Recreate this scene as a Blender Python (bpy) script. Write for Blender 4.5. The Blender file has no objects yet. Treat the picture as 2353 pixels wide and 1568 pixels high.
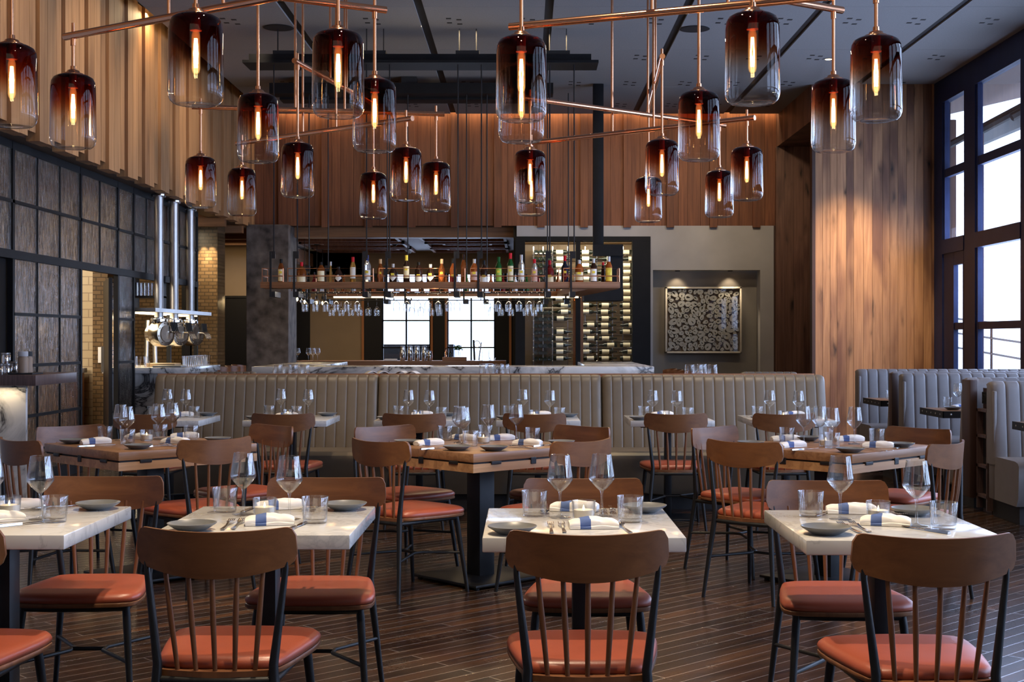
import bpy, bmesh, math, random
from math import sin, cos, pi, sqrt, atan2, radians
from mathutils import Vector, Matrix

random.seed(7)
SC = bpy.context.scene
COL = SC.collection

# ------------------------------------------------------------------ camera
F, VX, VY, H = 3100.0, 1205.0, 778.0, 1.345      # focal length and vanishing point in pixels, eye height
cam_d = bpy.data.cameras.new('camera')
cam_d.sensor_width = 36.0
cam_d.lens = F / 2353 * 36.0
cam_d.shift_x = -(VX - 1176.5) / 2353
cam_d.shift_y = -(784 - VY) / 2353
cam_d.clip_start, cam_d.clip_end = 0.05, 200
cam = bpy.data.objects.new('camera', cam_d)
COL.objects.link(cam)
cam.location = (0, 0, H)
cam.rotation_euler = (pi / 2, 0, 0)
SC.camera = cam


def on(px, py, z):
    """point of the photograph on the horizontal plane at height z"""
    d = F * (H - z) / (py - VY)
    return ((px - VX) * d / F, d)


def xat(px, d):
    return (px - VX) * d / F


def zat(py, d):
    return H - (py - VY) * d / F


# ------------------------------------------------------------------ mesh building
class MB:
    def __init__(self):
        self.v, self.f = [], []

    def add(self, vs, fs):
        b = len(self.v)
        self.v += [tuple(p) for p in vs]
        self.f += [tuple(i + b for i in q) for q in fs]
        return self

    def box(self, x0, x1, y0, y1, z0, z1, M=None):
        vs = [(x0, y0, z0), (x1, y0, z0), (x1, y1, z0), (x0, y1, z0),
              (x0, y0, z1), (x1, y0, z1), (x1, y1, z1), (x0, y1, z1)]
        if M is not None:
            vs = [tuple(M @ Vector(p)) for p in vs]
        return self.add(vs, [(0, 3, 2, 1), (4, 5, 6, 7), (0, 1, 5, 4), (1, 2, 6, 5), (2, 3, 7, 6), (3, 0, 4, 7)])

    def rbox(self, x0, x1, y0, y1, z0, z1, r=0.004, seg=2, M=None):
        bm = bmesh.new()
        bmesh.ops.create_cube(bm, size=1.0)
        for v in bm.verts:
            v.co = Vector(((x0 + x1) / 2 + v.co.x * (x1 - x0), (y0 + y1) / 2 + v.co.y * (y1 - y0),
                           (z0 + z1) / 2 + v.co.z * (z1 - z0)))
        bmesh.ops.bevel(bm, geom=bm.edges[:], offset=r, segments=seg, profile=0.5, affect='EDGES')
        bm.verts.index_update()
        vs = [v.co.copy() for v in bm.verts]
        if M is not None:
            vs = [M @ p for p in vs]
        fs = [[v.index for v in f.verts] for f in bm.faces]
        bm.free()
        return self.add(vs, fs)

    def tube(self, pts, rad, n=10, cap=True):
        pts = [Vector(p) for p in pts]
        if not hasattr(rad, '__len__'):
            rad = [rad] * len(pts)
        ring = []
        up = None
        for i, p in enumerate(pts):
            if i == 0:
                t = pts[1] - p
            elif i == len(pts) - 1:
                t = p - pts[i - 1]
            else:
                t = (pts[i + 1] - p).normalized() + (p - pts[i - 1]).normalized()
            t.normalize()
            if up is None:
                up = Vector((0, 0, 1)) if abs(t.z) < 0.9 else Vector((1, 0, 0))
            a = (up - t * up.dot(t)).normalized()
            b = t.cross(a)
            up = a
            ring.append([p + (a * cos(2 * pi * k / n) + b * sin(2 * pi * k / n)) * rad[i] for k in range(n)])
        vs = [q for r in ring for q in r]
        fs = []
        for i in range(len(ring) - 1):
            for k in range(n):
                k2 = (k + 1) % n
                fs.append((i * n + k, i * n + k2, (i + 1) * n + k2, (i + 1) * n + k))
        if cap:
            fs.append(tuple(range(n - 1, -1, -1)))
            fs.append(tuple((len(ring) - 1) * n + k for k in range(n)))
        return self.add(vs, fs)

    def lathe(self, prof, n=24, c=(0, 0, 0), M=None):
        """prof: list of (r, z), open; r == 0 points close with a fan"""
        vs, idx = [], []
        for r, z in prof:
            if r <= 1e-6:
                idx.append([len(vs)])
                vs.append((c[0], c[1], c[2] + z))
            else:
                s = len(vs)
                idx.append(list(range(s, s + n)))
                vs += [(c[0] + r * cos(2 * pi * k / n), c[1] + r * sin(2 * pi * k / n), c[2] + z) for k in range(n)]
        fs = []
        for a, b in zip(idx, idx[1:]):
            for k in range(n):
                k2 = (k + 1) % n
                if len(a) == 1 and len(b) == 1:
                    continue
                if len(a) == 1:
                    fs.append((a[0], b[k2], b[k]))
                elif len(b) == 1:
                    fs.append((a[k], a[k2], b[0]))
                else:
                    fs.append((a[k], a[k2], b[k2], b[k]))
        if M is not None:
            vs = [tuple(M @ Vector(p)) for p in vs]
        return self.add(vs, fs)

    def prism(self, outline, z0, z1):
        n = len(outline)
        vs = [(x, y, z0) for x, y in outline] + [(x, y, z1) for x, y in outline]
        fs = [tuple(range(n - 1, -1, -1)), tuple(range(n, 2 * n))]
        fs += [(k, (k + 1) % n, n + (k + 1) % n, n + k) for k in range(n)]
        return self.add(vs, fs)

    def loft(self, rings, cap=True):
        n = len(rings[0])
        vs = [p for r in rings for p in r]
        fs = []
        for i in range(len(rings) - 1):
            for k in range(n):
                k2 = (k + 1) % n
                fs.append((i * n + k, i * n + k2, (i + 1) * n + k2, (i + 1) * n + k))
        if cap:
            fs.append(tuple(range(n - 1, -1, -1)))
            fs.append(tuple((len(rings) - 1) * n + k for k in range(n)))
        return self.add(vs, fs)

    def build(self, name, mat, parent=None, smooth=None, loc=None):
        me = bpy.data.meshes.new(name)
        me.from_pydata(self.v, [], self.f)
        me.validate()
        bm = bmesh.new()
        bm.from_mesh(me)
        bmesh.ops.recalc_face_normals(bm, faces=bm.faces[:])
        bm.to_mesh(me)
        bm.free()
        if smooth is not None:
            me.polygons.foreach_set('use_smooth', [True] * len(me.polygons))
            me.set_sharp_from_angle(angle=radians(smooth))
        me.materials.append(mat)
        o = bpy.data.objects.new(name, me)
        COL.objects.link(o)
        if parent is not None:
            o.parent = parent
        if loc is not None:
            o.location = loc
        return o


def thing(name, label, cat, loc=(0, 0, 0), rz=0.0, group=None):
    o = bpy.data.objects.new(name, None)
    COL.objects.link(o)
    o.empty_display_size = 0.05
    o.location = loc
    o.rotation_euler = (0, 0, rz)
    o['label'], o['category'] = label, cat
    if group:
        o['group'] = group
    return o


def tag(o, label, cat, group=None):
    o['label'], o['category'] = label, cat
    if group:
        o['group'] = group
    return o


def struct(o):
    o['kind'] = 'structure'
    return o


KIDS = {}


def dup(root, loc, rz=0.0, label=None, group=None, scale=None):
    r = root.copy()
    COL.objects.link(r)
    r.location = loc
    r.rotation_euler = (root.rotation_euler[0], root.rotation_euler[1], rz)
    if scale is not None:
        r.scale = scale
    if label:
        r['label'] = label
    if group:
        r['group'] = group
    for ch in root.children:
        c = ch.copy()
        COL.objects.link(c)
        c.parent = r
        for g in ch.children:
            d = g.copy()
            COL.objects.link(d)
            d.parent = c
    return r


class Maker:
    """the first call moves the prototype itself, later calls copy it"""
    def __init__(self, fn):
        self.fn, self.proto = fn, None

    def __call__(self, loc, rz, label, group=None, scale=None):
        if self.proto is None:
            self.proto = self.fn()
            r = self.proto
            r.location = loc
            r.rotation_euler = (0, 0, rz)
            if scale is not None:
                r.scale = scale
            r['label'] = label
            if group:
                r['group'] = group
            return r
        return dup(self.proto, loc, rz, label, group, scale if scale is not None else (1, 1, 1))


# ------------------------------------------------------------------ materials
def new_mat(name):
    m = bpy.data.materials.new(name)
    m.use_nodes = True
    nt = m.node_tree
    nt.nodes.clear()
    out = nt.nodes.new('ShaderNodeOutputMaterial')
    return m, nt, out


def N(nt, t, **kw):
    n = nt.nodes.new(t)
    for k, v in kw.items():
        if k in n.inputs:
            n.inputs[k].default_value = v
        else:
            setattr(n, k, v)
    return n


def ramp(nt, stops, interp='LINEAR'):
    r = nt.nodes.new('ShaderNodeValToRGB')
    r.color_ramp.interpolation = interp
    e = r.color_ramp.elements
    while len(e) < len(stops):
        e.new(0.5)
    for k, (p, c) in enumerate(stops):
        e[k].position = p
        e[k].color = (c[0], c[1], c[2], 1)
    return r


def plain(name, col, rough=0.5, metal=0.0, spec=0.5, noise=0.0, scale=20.0, coat=0.0, bump=0.0, bscale=200.0):
    m, nt, out = new_mat(name)
    b = N(nt, 'ShaderNodeBsdfPrincipled', Roughness=rough, Metallic=metal)
    b.inputs['Specular IOR Level'].default_value = spec
    b.inputs['Coat Weight'].default_value = coat
    b.inputs['Base Color'].default_value = (*col, 1)
    tc = None
    if noise > 0 or bump > 0:
        tc = N(nt, 'ShaderNodeTexCoord')
    if noise > 0:
        nz = N(nt, 'ShaderNodeTexNoise', Scale=scale, Detail=3.0)
        nt.links.new(tc.outputs['Object'], nz.inputs['Vector'])
        r = ramp(nt, [(0.25, [c * (1 - noise) for c in col]), (0.75, [min(1, c * (1 + noise)) for c in col])])
        nt.links.new(nz.outputs['Fac'], r.inputs['Fac'])
        nt.links.new(r.outputs['Color'], b.inputs['Base Color'])
    if bump > 0:
        nz = N(nt, 'ShaderNodeTexNoise', Scale=bscale, Detail=2.0)
        nt.links.new(tc.outputs['Object'], nz.inputs['Vector'])
        bp = N(nt, 'ShaderNodeBump', Strength=bump, Distance=0.002)
        nt.links.new(nz.outputs['Fac'], bp.inputs['Height'])
        nt.links.new(bp.outputs['Normal'], b.inputs['Normal'])
    nt.links.new(b.outputs['BSDF'], out.inputs['Surface'])
    return m


def emit(name, col, strength):
    m, nt, out = new_mat(name)
    e = N(nt, 'ShaderNodeEmission', Strength=strength)
    e.inputs['Color'].default_value = (*col, 1)
    nt.links.new(e.outputs['Emission'], out.inputs['Surface'])
    return m


def wood(name, dark, light, axis='Z', rough=0.5, island=0.35, knots=0.0, gs=1.0, spec=0.4, coat=0.0, KNS=0.85):
    """grain stretched along one object axis; every separate board gets its own tone"""
    m, nt, out = new_mat(name)
    L = nt.links.new
    tc = N(nt, 'ShaderNodeTexCoord')
    geo = N(nt, 'ShaderNodeNewGeometry')
    mp = N(nt, 'ShaderNodeMapping')
    sc = {'X': (0.6, 14, 14), 'Y': (14, 0.6, 14), 'Z': (14, 14, 0.6)}[axis]
    mp.inputs['Scale'].default_value = [s * gs for s in sc]
    L(tc.outputs['Object'], mp.inputs['Vector'])
    off = N(nt, 'ShaderNodeVectorMath', operation='ADD')
    mul = N(nt, 'ShaderNodeMath', operation='MULTIPLY')
    mul.inputs[1].default_value = 37.0
    L(geo.outputs['Random Per Island'], mul.inputs[0])
    L(mp.outputs['Vector'], off.inputs[0])
    L(mul.outputs[0], off.inputs[1])
    n1 = N(nt, 'ShaderNodeTexNoise', Scale=1.6, Detail=5.0, Roughness=0.62, Distortion=0.8)
    L(off.outputs[0], n1.inputs['Vector'])
    r = ramp(nt, [(0.3, dark), (0.7, light)])
    L(n1.outputs['Fac'], r.inputs['Fac'])
    col = r.outputs['Color']
    hv = N(nt, 'ShaderNodeHueSaturation')
    mr = N(nt, 'ShaderNodeMapRange')
    mr.inputs['To Min'].default_value, mr.inputs['To Max'].default_value = 1 - island, 1 + island
    L(geo.outputs['Random Per Island'], mr.inputs['Value'])
    L(mr.outputs['Result'], hv.inputs['Value'])
    L(col, hv.inputs['Color'])
    col = hv.outputs['Color']
    if knots > 0:
        mk = N(nt, 'ShaderNodeMapping')
        k = {'X': (1.0, 4.0, 4.0), 'Y': (4.0, 1.0, 4.0), 'Z': (4.0, 4.0, 1.3)}[axis]
        mk.inputs['Scale'].default_value = k
        L(tc.outputs['Object'], mk.inputs['Vector'])
        of2 = N(nt, 'ShaderNodeVectorMath', operation='ADD')
        L(mk.outputs['Vector'], of2.inputs[0])
        L(mul.outputs[0], of2.inputs[1])
        nzd = N(nt, 'ShaderNodeTexNoise', Scale=3.0, Detail=2.0)
        L(of2.outputs[0], nzd.inputs['Vector'])
        mixv = N(nt, 'ShaderNodeMixRGB', blend_type='ADD')
        mixv.inputs['Fac'].default_value = 0.35
        L(of2.outputs[0], mixv.inputs['Color1'])
        L(nzd.outputs['Color'], mixv.inputs['Color2'])
        vo = N(nt, 'ShaderNodeTexVoronoi', Scale=KNS)
        L(mixv.outputs['Color'], vo.inputs['Vector'])
        rk = ramp(nt, [(0.02, (0, 0, 0)), (0.17, (0.75, 0.75, 0.75)), (0.3, (1, 1, 1))])
        L(vo.outputs['Distance'], rk.inputs['Fac'])
        big = N(nt, 'ShaderNodeTexNoise', Scale=0.45, Detail=3.0)
        L(of2.outputs[0], big.inputs['Vector'])
        rb = ramp(nt, [(0.36, (0.45, 0.4, 0.45)), (0.5, (1, 1, 1))])
        L(big.outputs['Fac'], rb.inputs['Fac'])
        m1 = N(nt, 'ShaderNodeMixRGB', blend_type='MULTIPLY')
        m1.inputs['Fac'].default_value = knots
        L(col, m1.inputs['Color1'])
        L(rk.outputs['Color'], m1.inputs['Color2'])
        m2 = N(nt, 'ShaderNodeMixRGB', blend_type='MULTIPLY')
        m2.inputs['Fac'].default_value = knots
        L(m1.outputs['Color'], m2.inputs['Color1'])
        L(rb.outputs['Color'], m2.inputs['Color2'])
        col = m2.outputs['Color']
    b = N(nt, 'ShaderNodeBsdfPrincipled', Roughness=rough)
    b.inputs['Specular IOR Level'].default_value = spec
    b.inputs['Coat Weight'].default_value = coat
    b.inputs['Coat Roughness'].default_value = 0.2
    L(col, b.inputs['Base Color'])
    L(b.outputs['BSDF'], out.inputs['Surface'])
    return m


def marble(name, base, vein, scale=3.0, amount=0.5, width=0.06, rough=0.18, stretch=(1, 1, 1)):
    m, nt, out = new_mat(name)
    L = nt.links.new
    tc = N(nt, 'ShaderNodeTexCoord')
    oi = N(nt, 'ShaderNodeObjectInfo')
    mp = N(nt, 'ShaderNodeMapping')
    mp.inputs['Scale'].default_value = stretch
    L(tc.outputs['Object'], mp.inputs['Vector'])
    addv = N(nt, 'ShaderNodeVectorMath', operation='ADD')
    mu = N(nt, 'ShaderNodeMath', operation='MULTIPLY')
    mu.inputs[1].default_value = 20
    L(oi.outputs['Random'], mu.inputs[0])
    L(mp.outputs['Vector'], addv.inputs[0])
    L(mu.outputs[0], addv.inputs[1])
    n1 = N(nt, 'ShaderNodeTexNoise', Scale=scale, Detail=6.0, Roughness=0.6, Distortion=1.2)
    L(addv.outputs[0], n1.inputs['Vector'])
    sub = N(nt, 'ShaderNodeMath', operation='SUBTRACT')
    sub.inputs[1].default_value = 0.5
    L(n1.outputs['Fac'], sub.inputs[0])
    ab = N(nt, 'ShaderNodeMath', operation='ABSOLUTE')
    L(sub.outputs[0], ab.inputs[0])
    r = ramp(nt, [(0.0, vein), (width, [b * (1 - amount * 0.35) for b in base]), (width * 3.2, base)])
    L(ab.outputs[0], r.inputs['Fac'])
    n2 = N(nt, 'ShaderNodeTexNoise', Scale=scale * 0.9, Detail=4.0)
    L(addv.outputs[0], n2.inputs['Vector'])
    r2 = ramp(nt, [(0.35, (1 - amount * 0.3,) * 3), (0.6, (1, 1, 1))])
    L(n2.outputs['Fac'], r2.inputs['Fac'])
    mx = N(nt, 'ShaderNodeMixRGB', blend_type='MULTIPLY')
    mx.inputs['Fac'].default_value = 1.0
    L(r.outputs['Color'], mx.inputs['Color1'])
    L(r2.outputs['Color'], mx.inputs['Color2'])
    b = N(nt, 'ShaderNodeBsdfPrincipled', Roughness=rough)
    L(mx.outputs['Color'], b.inputs['Base Color'])
    L(b.outputs['BSDF'], out.inputs['Surface'])
    return m


def thin_glass(name, tint=(0.97, 0.98, 0.98), ior=1.5, gain=1.0, rough=0.0, grad=None, body=0.0):
    """a clear wall of glass: what is behind shows through, its faces mirror by the Fresnel law"""
    m, nt, out = new_mat(name)
    L = nt.links.new
    tr = N(nt, 'ShaderNodeBsdfTransparent')
    tr.inputs['Color'].default_value = (*tint, 1)
    gl = N(nt, 'ShaderNodeBsdfGlossy', Roughness=rough)
    lw = N(nt, 'ShaderNodeLayerWeight', Blend=0.5)
    pw = N(nt, 'ShaderNodeMath', operation='POWER')
    pw.inputs[1].default_value = 4.2
    L(lw.outputs['Facing'], pw.inputs[0])
    r0 = ((ior - 1) / (ior + 1)) ** 2 * gain
    ma = N(nt, 'ShaderNodeMath', operation='MULTIPLY_ADD', use_clamp=True)
    ma.inputs[1].default_value = 1 - r0
    ma.inputs[2].default_value = r0
    L(pw.outputs[0], ma.inputs[0])
    fac = ma.outputs[0]
    if grad:
        tc = N(nt, 'ShaderNodeTexCoord')
        se = N(nt, 'ShaderNodeSeparateXYZ')
        L(tc.outputs['Object'], se.inputs[0])
        mr = N(nt, 'ShaderNodeMapRange')
        mr.inputs['From Min'].default_value, mr.inputs['From Max'].default_value = grad[0], grad[1]
        L(se.outputs['Z'], mr.inputs['Value'])
        r = ramp(nt, grad[2])
        L(mr.outputs['Result'], r.inputs['Fac'])
        L(r.outputs['Color'], tr.inputs['Color'])
    body_sh = tr.outputs[0]
    if body > 0:
        # towards the rim the wall is looked through lengthwise and bends what lies behind
        rf = N(nt, 'ShaderNodeBsdfRefraction', IOR=1.45, Roughness=0.02)
        rf.inputs['Color'].default_value = (0.98, 0.99, 1.0, 1)
        if grad:
            L(r.outputs['Color'], rf.inputs['Color'])
        p2 = N(nt, 'ShaderNodeMath', operation='POWER')
        p2.inputs[1].default_value = 2.2
        L(lw.outputs['Facing'], p2.inputs[0])
        m3 = N(nt, 'ShaderNodeMath', operation='MULTIPLY', use_clamp=True)
        m3.inputs[1].default_value = body
        L(p2.outputs[0], m3.inputs[0])
        mb = N(nt, 'ShaderNodeMixShader')
        L(m3.outputs[0], mb.inputs['Fac'])
        L(tr.outputs[0], mb.inputs[1])
        L(rf.outputs[0], mb.inputs[2])
        body_sh = mb.outputs[0]
    mx = N(nt, 'ShaderNodeMixShader')
    L(fac, mx.inputs['Fac'])
    L(body_sh, mx.inputs[1])
    L(gl.outputs[0], mx.inputs[2])
    L(mx.outputs[0], out.inputs['Surface'])
    return m


def brick(name, c1, c2, mortar, bw=0.22, bh=0.075, ms=0.006, rough=0.25, plane='XZ', spec=0.5):
    m, nt, out = new_mat(name)
    L = nt.links.new
    tc = N(nt, 'ShaderNodeTexCoord')
    se = N(nt, 'ShaderNodeSeparateXYZ')
    co = N(nt, 'ShaderNodeCombineXYZ')
    L(tc.outputs['Object'], se.inputs[0])
    L(se.outputs[plane[0]], co.inputs['X'])
    L(se.outputs[plane[1]], co.inputs['Y'])
    bt = N(nt, 'ShaderNodeTexBrick', Scale=1.0)
    bt.inputs['Color1'].default_value = (*c1, 1)
    bt.inputs['Color2'].default_value = (*c2, 1)
    bt.inputs['Mortar'].default_value = (*mortar, 1)
    bt.inputs['Mortar Size'].default_value = ms
    bt.inputs['Brick Width'].default_value = bw
    bt.inputs['Row Height'].default_value = bh
    L(co.outputs[0], bt.inputs['Vector'])
    b = N(nt, 'ShaderNodeBsdfPrincipled', Roughness=rough)
    b.inputs['Specular IOR Level'].default_value = spec
    L(bt.outputs['Color'], b.inputs['Base Color'])
    bp = N(nt, 'ShaderNodeBump', Strength=0.6, Distance=0.004, invert=True)
    L(bt.outputs['Fac'], bp.inputs['Height'])
    L(bp.outputs['Normal'], b.inputs['Normal'])
    L(b.outputs['BSDF'], out.inputs['Surface'])
    return m


def floor_mat():
    m, nt, out = new_mat('plank_floor')
    L = nt.links.new
    tc = N(nt, 'ShaderNodeTexCoord')
    mp = N(nt, 'ShaderNodeMapping')
    mp.inputs['Rotation'].default_value = (0, 0, radians(-43))
    L(tc.outputs['Object'], mp.inputs['Vector'])
    bt = N(nt, 'ShaderNodeTexBrick', Scale=1.0)
    bt.offset = 0.37
    bt.inputs['Color1'].default_value = (0, 0, 0, 1)
    bt.inputs['Color2'].default_value = (1, 1, 1, 1)
    bt.inputs['Mortar'].default_value = (0.5, 0.5, 0.5, 1)
    bt.inputs['Mortar Size'].default_value = 0.0030
    bt.inputs['Mortar Smooth'].default_value = 0.0
    bt.inputs['Brick Width'].default_value = 1.35
    bt.inputs['Row Height'].default_value = 0.082
    L(mp.outputs[0], bt.inputs['Vector'])
    st = N(nt, 'ShaderNodeMapping')
    st.inputs['Scale'].default_value = (1.6, 22, 1)
    L(mp.outputs[0], st.inputs['Vector'])
    addv = N(nt, 'ShaderNodeVectorMath', operation='ADD')
    sc3 = N(nt, 'ShaderNodeVectorMath', operation='SCALE')
    sc3.inputs['Scale'].default_value = 9.0
    L(bt.outputs['Color'], sc3.inputs[0])
    L(st.outputs[0], addv.inputs[0])
    L(sc3.outputs[0], addv.inputs[1])
    nz = N(nt, 'ShaderNodeTexNoise', Scale=1.0, Detail=5.0, Roughness=0.65)
    L(addv.outputs[0], nz.inputs['Vector'])
    r = ramp(nt, [(0.25, (0.010, 0.006, 0.004)), (0.52, (0.036, 0.017, 0.009)), (0.80, (0.115, 0.052, 0.022))])
    L(nz.outputs['Fac'], r.inputs['Fac'])
    pl = ramp(nt, [(0.0, (0.42, 0.38, 0.36)), (0.6, (1, 1, 1)), (1.0, (1.9, 1.7, 1.45))])
    L(bt.outputs['Color'], pl.inputs['Fac'])
    mx = N(nt, 'ShaderNodeMixRGB', blend_type='MULTIPLY')
    mx.inputs['Fac'].default_value = 1
    L(r.outputs['Color'], mx.inputs['Color1'])
    L(pl.outputs['Color'], mx.inputs['Color2'])
    # scuffs
    sn = N(nt, 'ShaderNodeTexNoise', Scale=2.2, Detail=8.0, Roughness=0.75)
    L(tc.outputs['Object'], sn.inputs['Vector'])
    sr = ramp(nt, [(0.6, (0, 0, 0)), (0.75, (1, 1, 1))])
    L(sn.outputs['Fac'], sr.inputs['Fac'])
    sm = N(nt, 'ShaderNodeMixRGB', blend_type='MIX')
    mu = N(nt, 'ShaderNodeMath', operation='MULTIPLY')
    mu.inputs[1].default_value = 0.22
    L(sr.outputs['Color'], mu.inputs[0])
    L(mu.outputs[0], sm.inputs['Fac'])
    L(mx.outputs['Color'], sm.inputs['Color1'])
    sm.inputs['Color2'].default_value = (0.22, 0.17, 0.13, 1)
    gm = N(nt, 'ShaderNodeMixRGB')
    L(bt.outputs['Fac'], gm.inputs['Fac'])
    L(sm.outputs['Color'], gm.inputs['Color1'])
    gm.inputs['Color2'].default_value = (0.72, 0.69, 0.66, 1)
    b = N(nt, 'ShaderNodeBsdfPrincipled')
    b.inputs['Specular IOR Level'].default_value = 0.5
    mm = N(nt, 'ShaderNodeMath', operation='MULTIPLY')
    mm.inputs[1].default_value = 0.9
    L(bt.outputs['Fac'], mm.inputs[0])
    L(mm.outputs[0], b.inputs['Metallic'])
    L(gm.outputs['Color'], b.inputs['Base Color'])
    rr = N(nt, 'ShaderNodeMapRange')
    rr.inputs['To Min'].default_value, rr.inputs['To Max'].default_value = 0.17, 0.34
    L(sn.outputs['Fac'], rr.inputs['Value'])
    L(rr.outputs['Result'], b.inputs['Roughness'])
    bp = N(nt, 'ShaderNodeBump', Strength=0.25, Distance=0.002)
    L(nz.outputs['Fac'], bp.inputs['Height'])
    L(bp.outputs['Normal'], b.inputs['Normal'])
    L(b.outputs['BSDF'], out.inputs['Surface'])
    return m


def rain_glass():
    """patterned (rain) glass: clear but wavy, part mirror"""
    m, nt, out = new_mat('rain_glass')
    L = nt.links.new
    tc = N(nt, 'ShaderNodeTexCoord')
    mp = N(nt, 'ShaderNodeMapping')
    mp.inputs['Scale'].default_value = (40, 40, 5)
    L(tc.outputs['Object'], mp.inputs['Vector'])
    nz = N(nt, 'ShaderNodeTexNoise', Scale=1.0, Detail=3.0, Roughness=0.6, Distortion=0.6)
    L(mp.outputs[0], nz.inputs['Vector'])
    bp = N(nt, 'ShaderNodeBump', Strength=0.9, Distance=0.03)
    L(nz.outputs['Fac'], bp.inputs['Height'])
    rf = N(nt, 'ShaderNodeBsdfRefraction', IOR=1.12, Roughness=0.08)
    cr = ramp(nt, [(0.36, (0.40, 0.37, 0.33)), (0.5, (0.82, 0.77, 0.70)), (0.62, (1.0, 0.98, 0.94))])
    L(nz.outputs['Fac'], cr.inputs['Fac'])
    L(cr.outputs['Color'], rf.inputs['Color'])
    gl = N(nt, 'ShaderNodeBsdfGlossy', Roughness=0.12)
    gl.inputs['Color'].default_value = (0.9, 0.9, 0.9, 1)
    L(bp.outputs[0], rf.inputs['Normal'])
    L(bp.outputs[0], gl.inputs['Normal'])
    fr = N(nt, 'ShaderNodeFresnel', IOR=1.4)
    L(bp.outputs[0], fr.inputs['Normal'])
    df = N(nt, 'ShaderNodeBsdfDiffuse')
    df.inputs['Color'].default_value = (0.30, 0.27, 0.23, 1)
    mx = N(nt, 'ShaderNodeMixShader')
    L(fr.outputs[0], mx.inputs['Fac'])
    L(rf.outputs[0], mx.inputs[1])
    L(gl.outputs[0], mx.inputs[2])
    m2 = N(nt, 'ShaderNodeMixShader')
    m2.inputs['Fac'].default_value = 0.12
    L(mx.outputs[0], m2.inputs[1])
    L(df.outputs[0], m2.inputs[2])
    L(m2.outputs[0], out.inputs['Surface'])
    return m


def glow_glass():
    """tubular bulb: clear glass that glows faintly around the hot filament"""
    m, nt, out = new_mat('bulb_glass')
    L = nt.links.new
    tr = N(nt, 'ShaderNodeBsdfTransparent')
    tr.inputs['Color'].default_value = (0.98, 0.92, 0.8, 1)
    em = N(nt, 'ShaderNodeEmission')
    em.inputs['Color'].default_value = (1.0, 0.55, 0.19, 1)
    lw = N(nt, 'ShaderNodeLayerWeight', Blend=0.5)
    mr = N(nt, 'ShaderNodeMapRange')
    mr.inputs['To Min'].default_value, mr.inputs['To Max'].default_value = 0.6, 0.0
    mr.inputs['From Max'].default_value = 0.8
    L(lw.outputs['Facing'], mr.inputs['Value'])
    L(mr.outputs[0], em.inputs['Strength'])
    ad = N(nt, 'ShaderNodeAddShader')
    L(tr.outputs[0], ad.inputs[0])
    L(em.outputs[0], ad.inputs[1])
    L(ad.outputs[0], out.inputs['Surface'])
    return m


def napkin_mat():
    m, nt, out = new_mat('striped_linen')
    L = nt.links.new
    tc = N(nt, 'ShaderNodeTexCoord')
    se = N(nt, 'ShaderNodeSeparateXYZ')
    L(tc.outputs['Object'], se.inputs[0])
    mr = N(nt, 'ShaderNodeMapRange')
    mr.inputs['From Min'].default_value, mr.inputs['From Max'].default_value = -0.08, 0.08
    L(se.outputs['X'], mr.inputs['Value'])
    W, B = (0.80, 0.77, 0.73), (0.10, 0.15, 0.33)
    r = ramp(nt, [(0.0, W), (0.22, B), (0.43, W)], 'CONSTANT')
    L(mr.outputs[0], r.inputs['Fac'])
    b = N(nt, 'ShaderNodeBsdfPrincipled', Roughness=0.85)
    b.inputs['Specular IOR Level'].default_value = 0.1
    L(r.outputs[0], b.inputs['Base Color'])
    L(b.outputs[0], out.inputs['Surface'])
    return m


M = {}
M['floor'] = floor_mat()
M['oak_left'] = wood('pale_cedar_boards', (0.31, 0.150, 0.062), (0.49, 0.265, 0.115), 'Z', 0.6, 0.12, 0.35)
M['red_wood'] = wood('red_cedar_boards', (0.120, 0.038, 0.016), (0.235, 0.085, 0.034), 'Z', 0.6, 0.18, 0.3)
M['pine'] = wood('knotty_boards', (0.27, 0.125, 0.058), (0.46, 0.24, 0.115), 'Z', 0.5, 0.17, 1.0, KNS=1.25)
M['pine_dark'] = wood('shaded_knotty_boards', (0.105, 0.050, 0.036), (0.21, 0.108, 0.075), 'Z', 0.5, 0.3, 1.0, KNS=1.25)  # darker copy of the knotty boards, alcove shade put into the colour
M['soffit_wood'] = wood('soffit_boards', (0.16, 0.07, 0.03), (0.30, 0.14, 0.06), 'X', 0.55, 0.2)
M['chair_back'] = wood('walnut_stained_ply', (0.115, 0.045, 0.017), (0.20, 0.083, 0.031), 'X', 0.34, 0.05, gs=1.0, spec=0.45)
M['spindle'] = wood('walnut_stained_spindle', (0.11, 0.042, 0.018), (0.19, 0.078, 0.032), 'Z', 0.4, 0.1)
M['table_wood'] = wood('oiled_oak_top', (0.16, 0.075, 0.035), (0.34, 0.18, 0.09), 'X', 0.34, 0.15)
M['leaf_wood'] = wood('oiled_oak_leaf', (0.26, 0.13, 0.06), (0.50, 0.29, 0.14), 'X', 0.42, 0.15)
M['shelf_wood'] = wood('rough_shelf_wood', (0.17, 0.075, 0.035), (0.31, 0.145, 0.07), 'X', 0.55, 0.15)
M['counter_wood'] = wood('striped_walnut', (0.05, 0.03, 0.03), (0.14, 0.085, 0.07), 'Z', 0.4, 0.2, gs=4.0)
M['leather'] = plain('burnt_orange_leather', (0.32, 0.070, 0.034), 0.36, 0, 0.5, 0.10, 9, 0, 0.12, 260)
M['black_metal'] = plain('black_steel', (0.006, 0.006, 0.007), 0.45, 0.0, 0.35, 0.2, 30)
M['blackened'] = plain('blackened_steel', (0.014, 0.014, 0.016), 0.45, 0.2, 0.4, 0.3, 8)
M['glare_blue_frame'] = plain('glare_blue_window_frame', (0.016, 0.024, 0.075), 0.45, 0.0, 0.2, 0.2, 5)  # dark frame; the bluish veil of window glare is put into the colour
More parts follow.
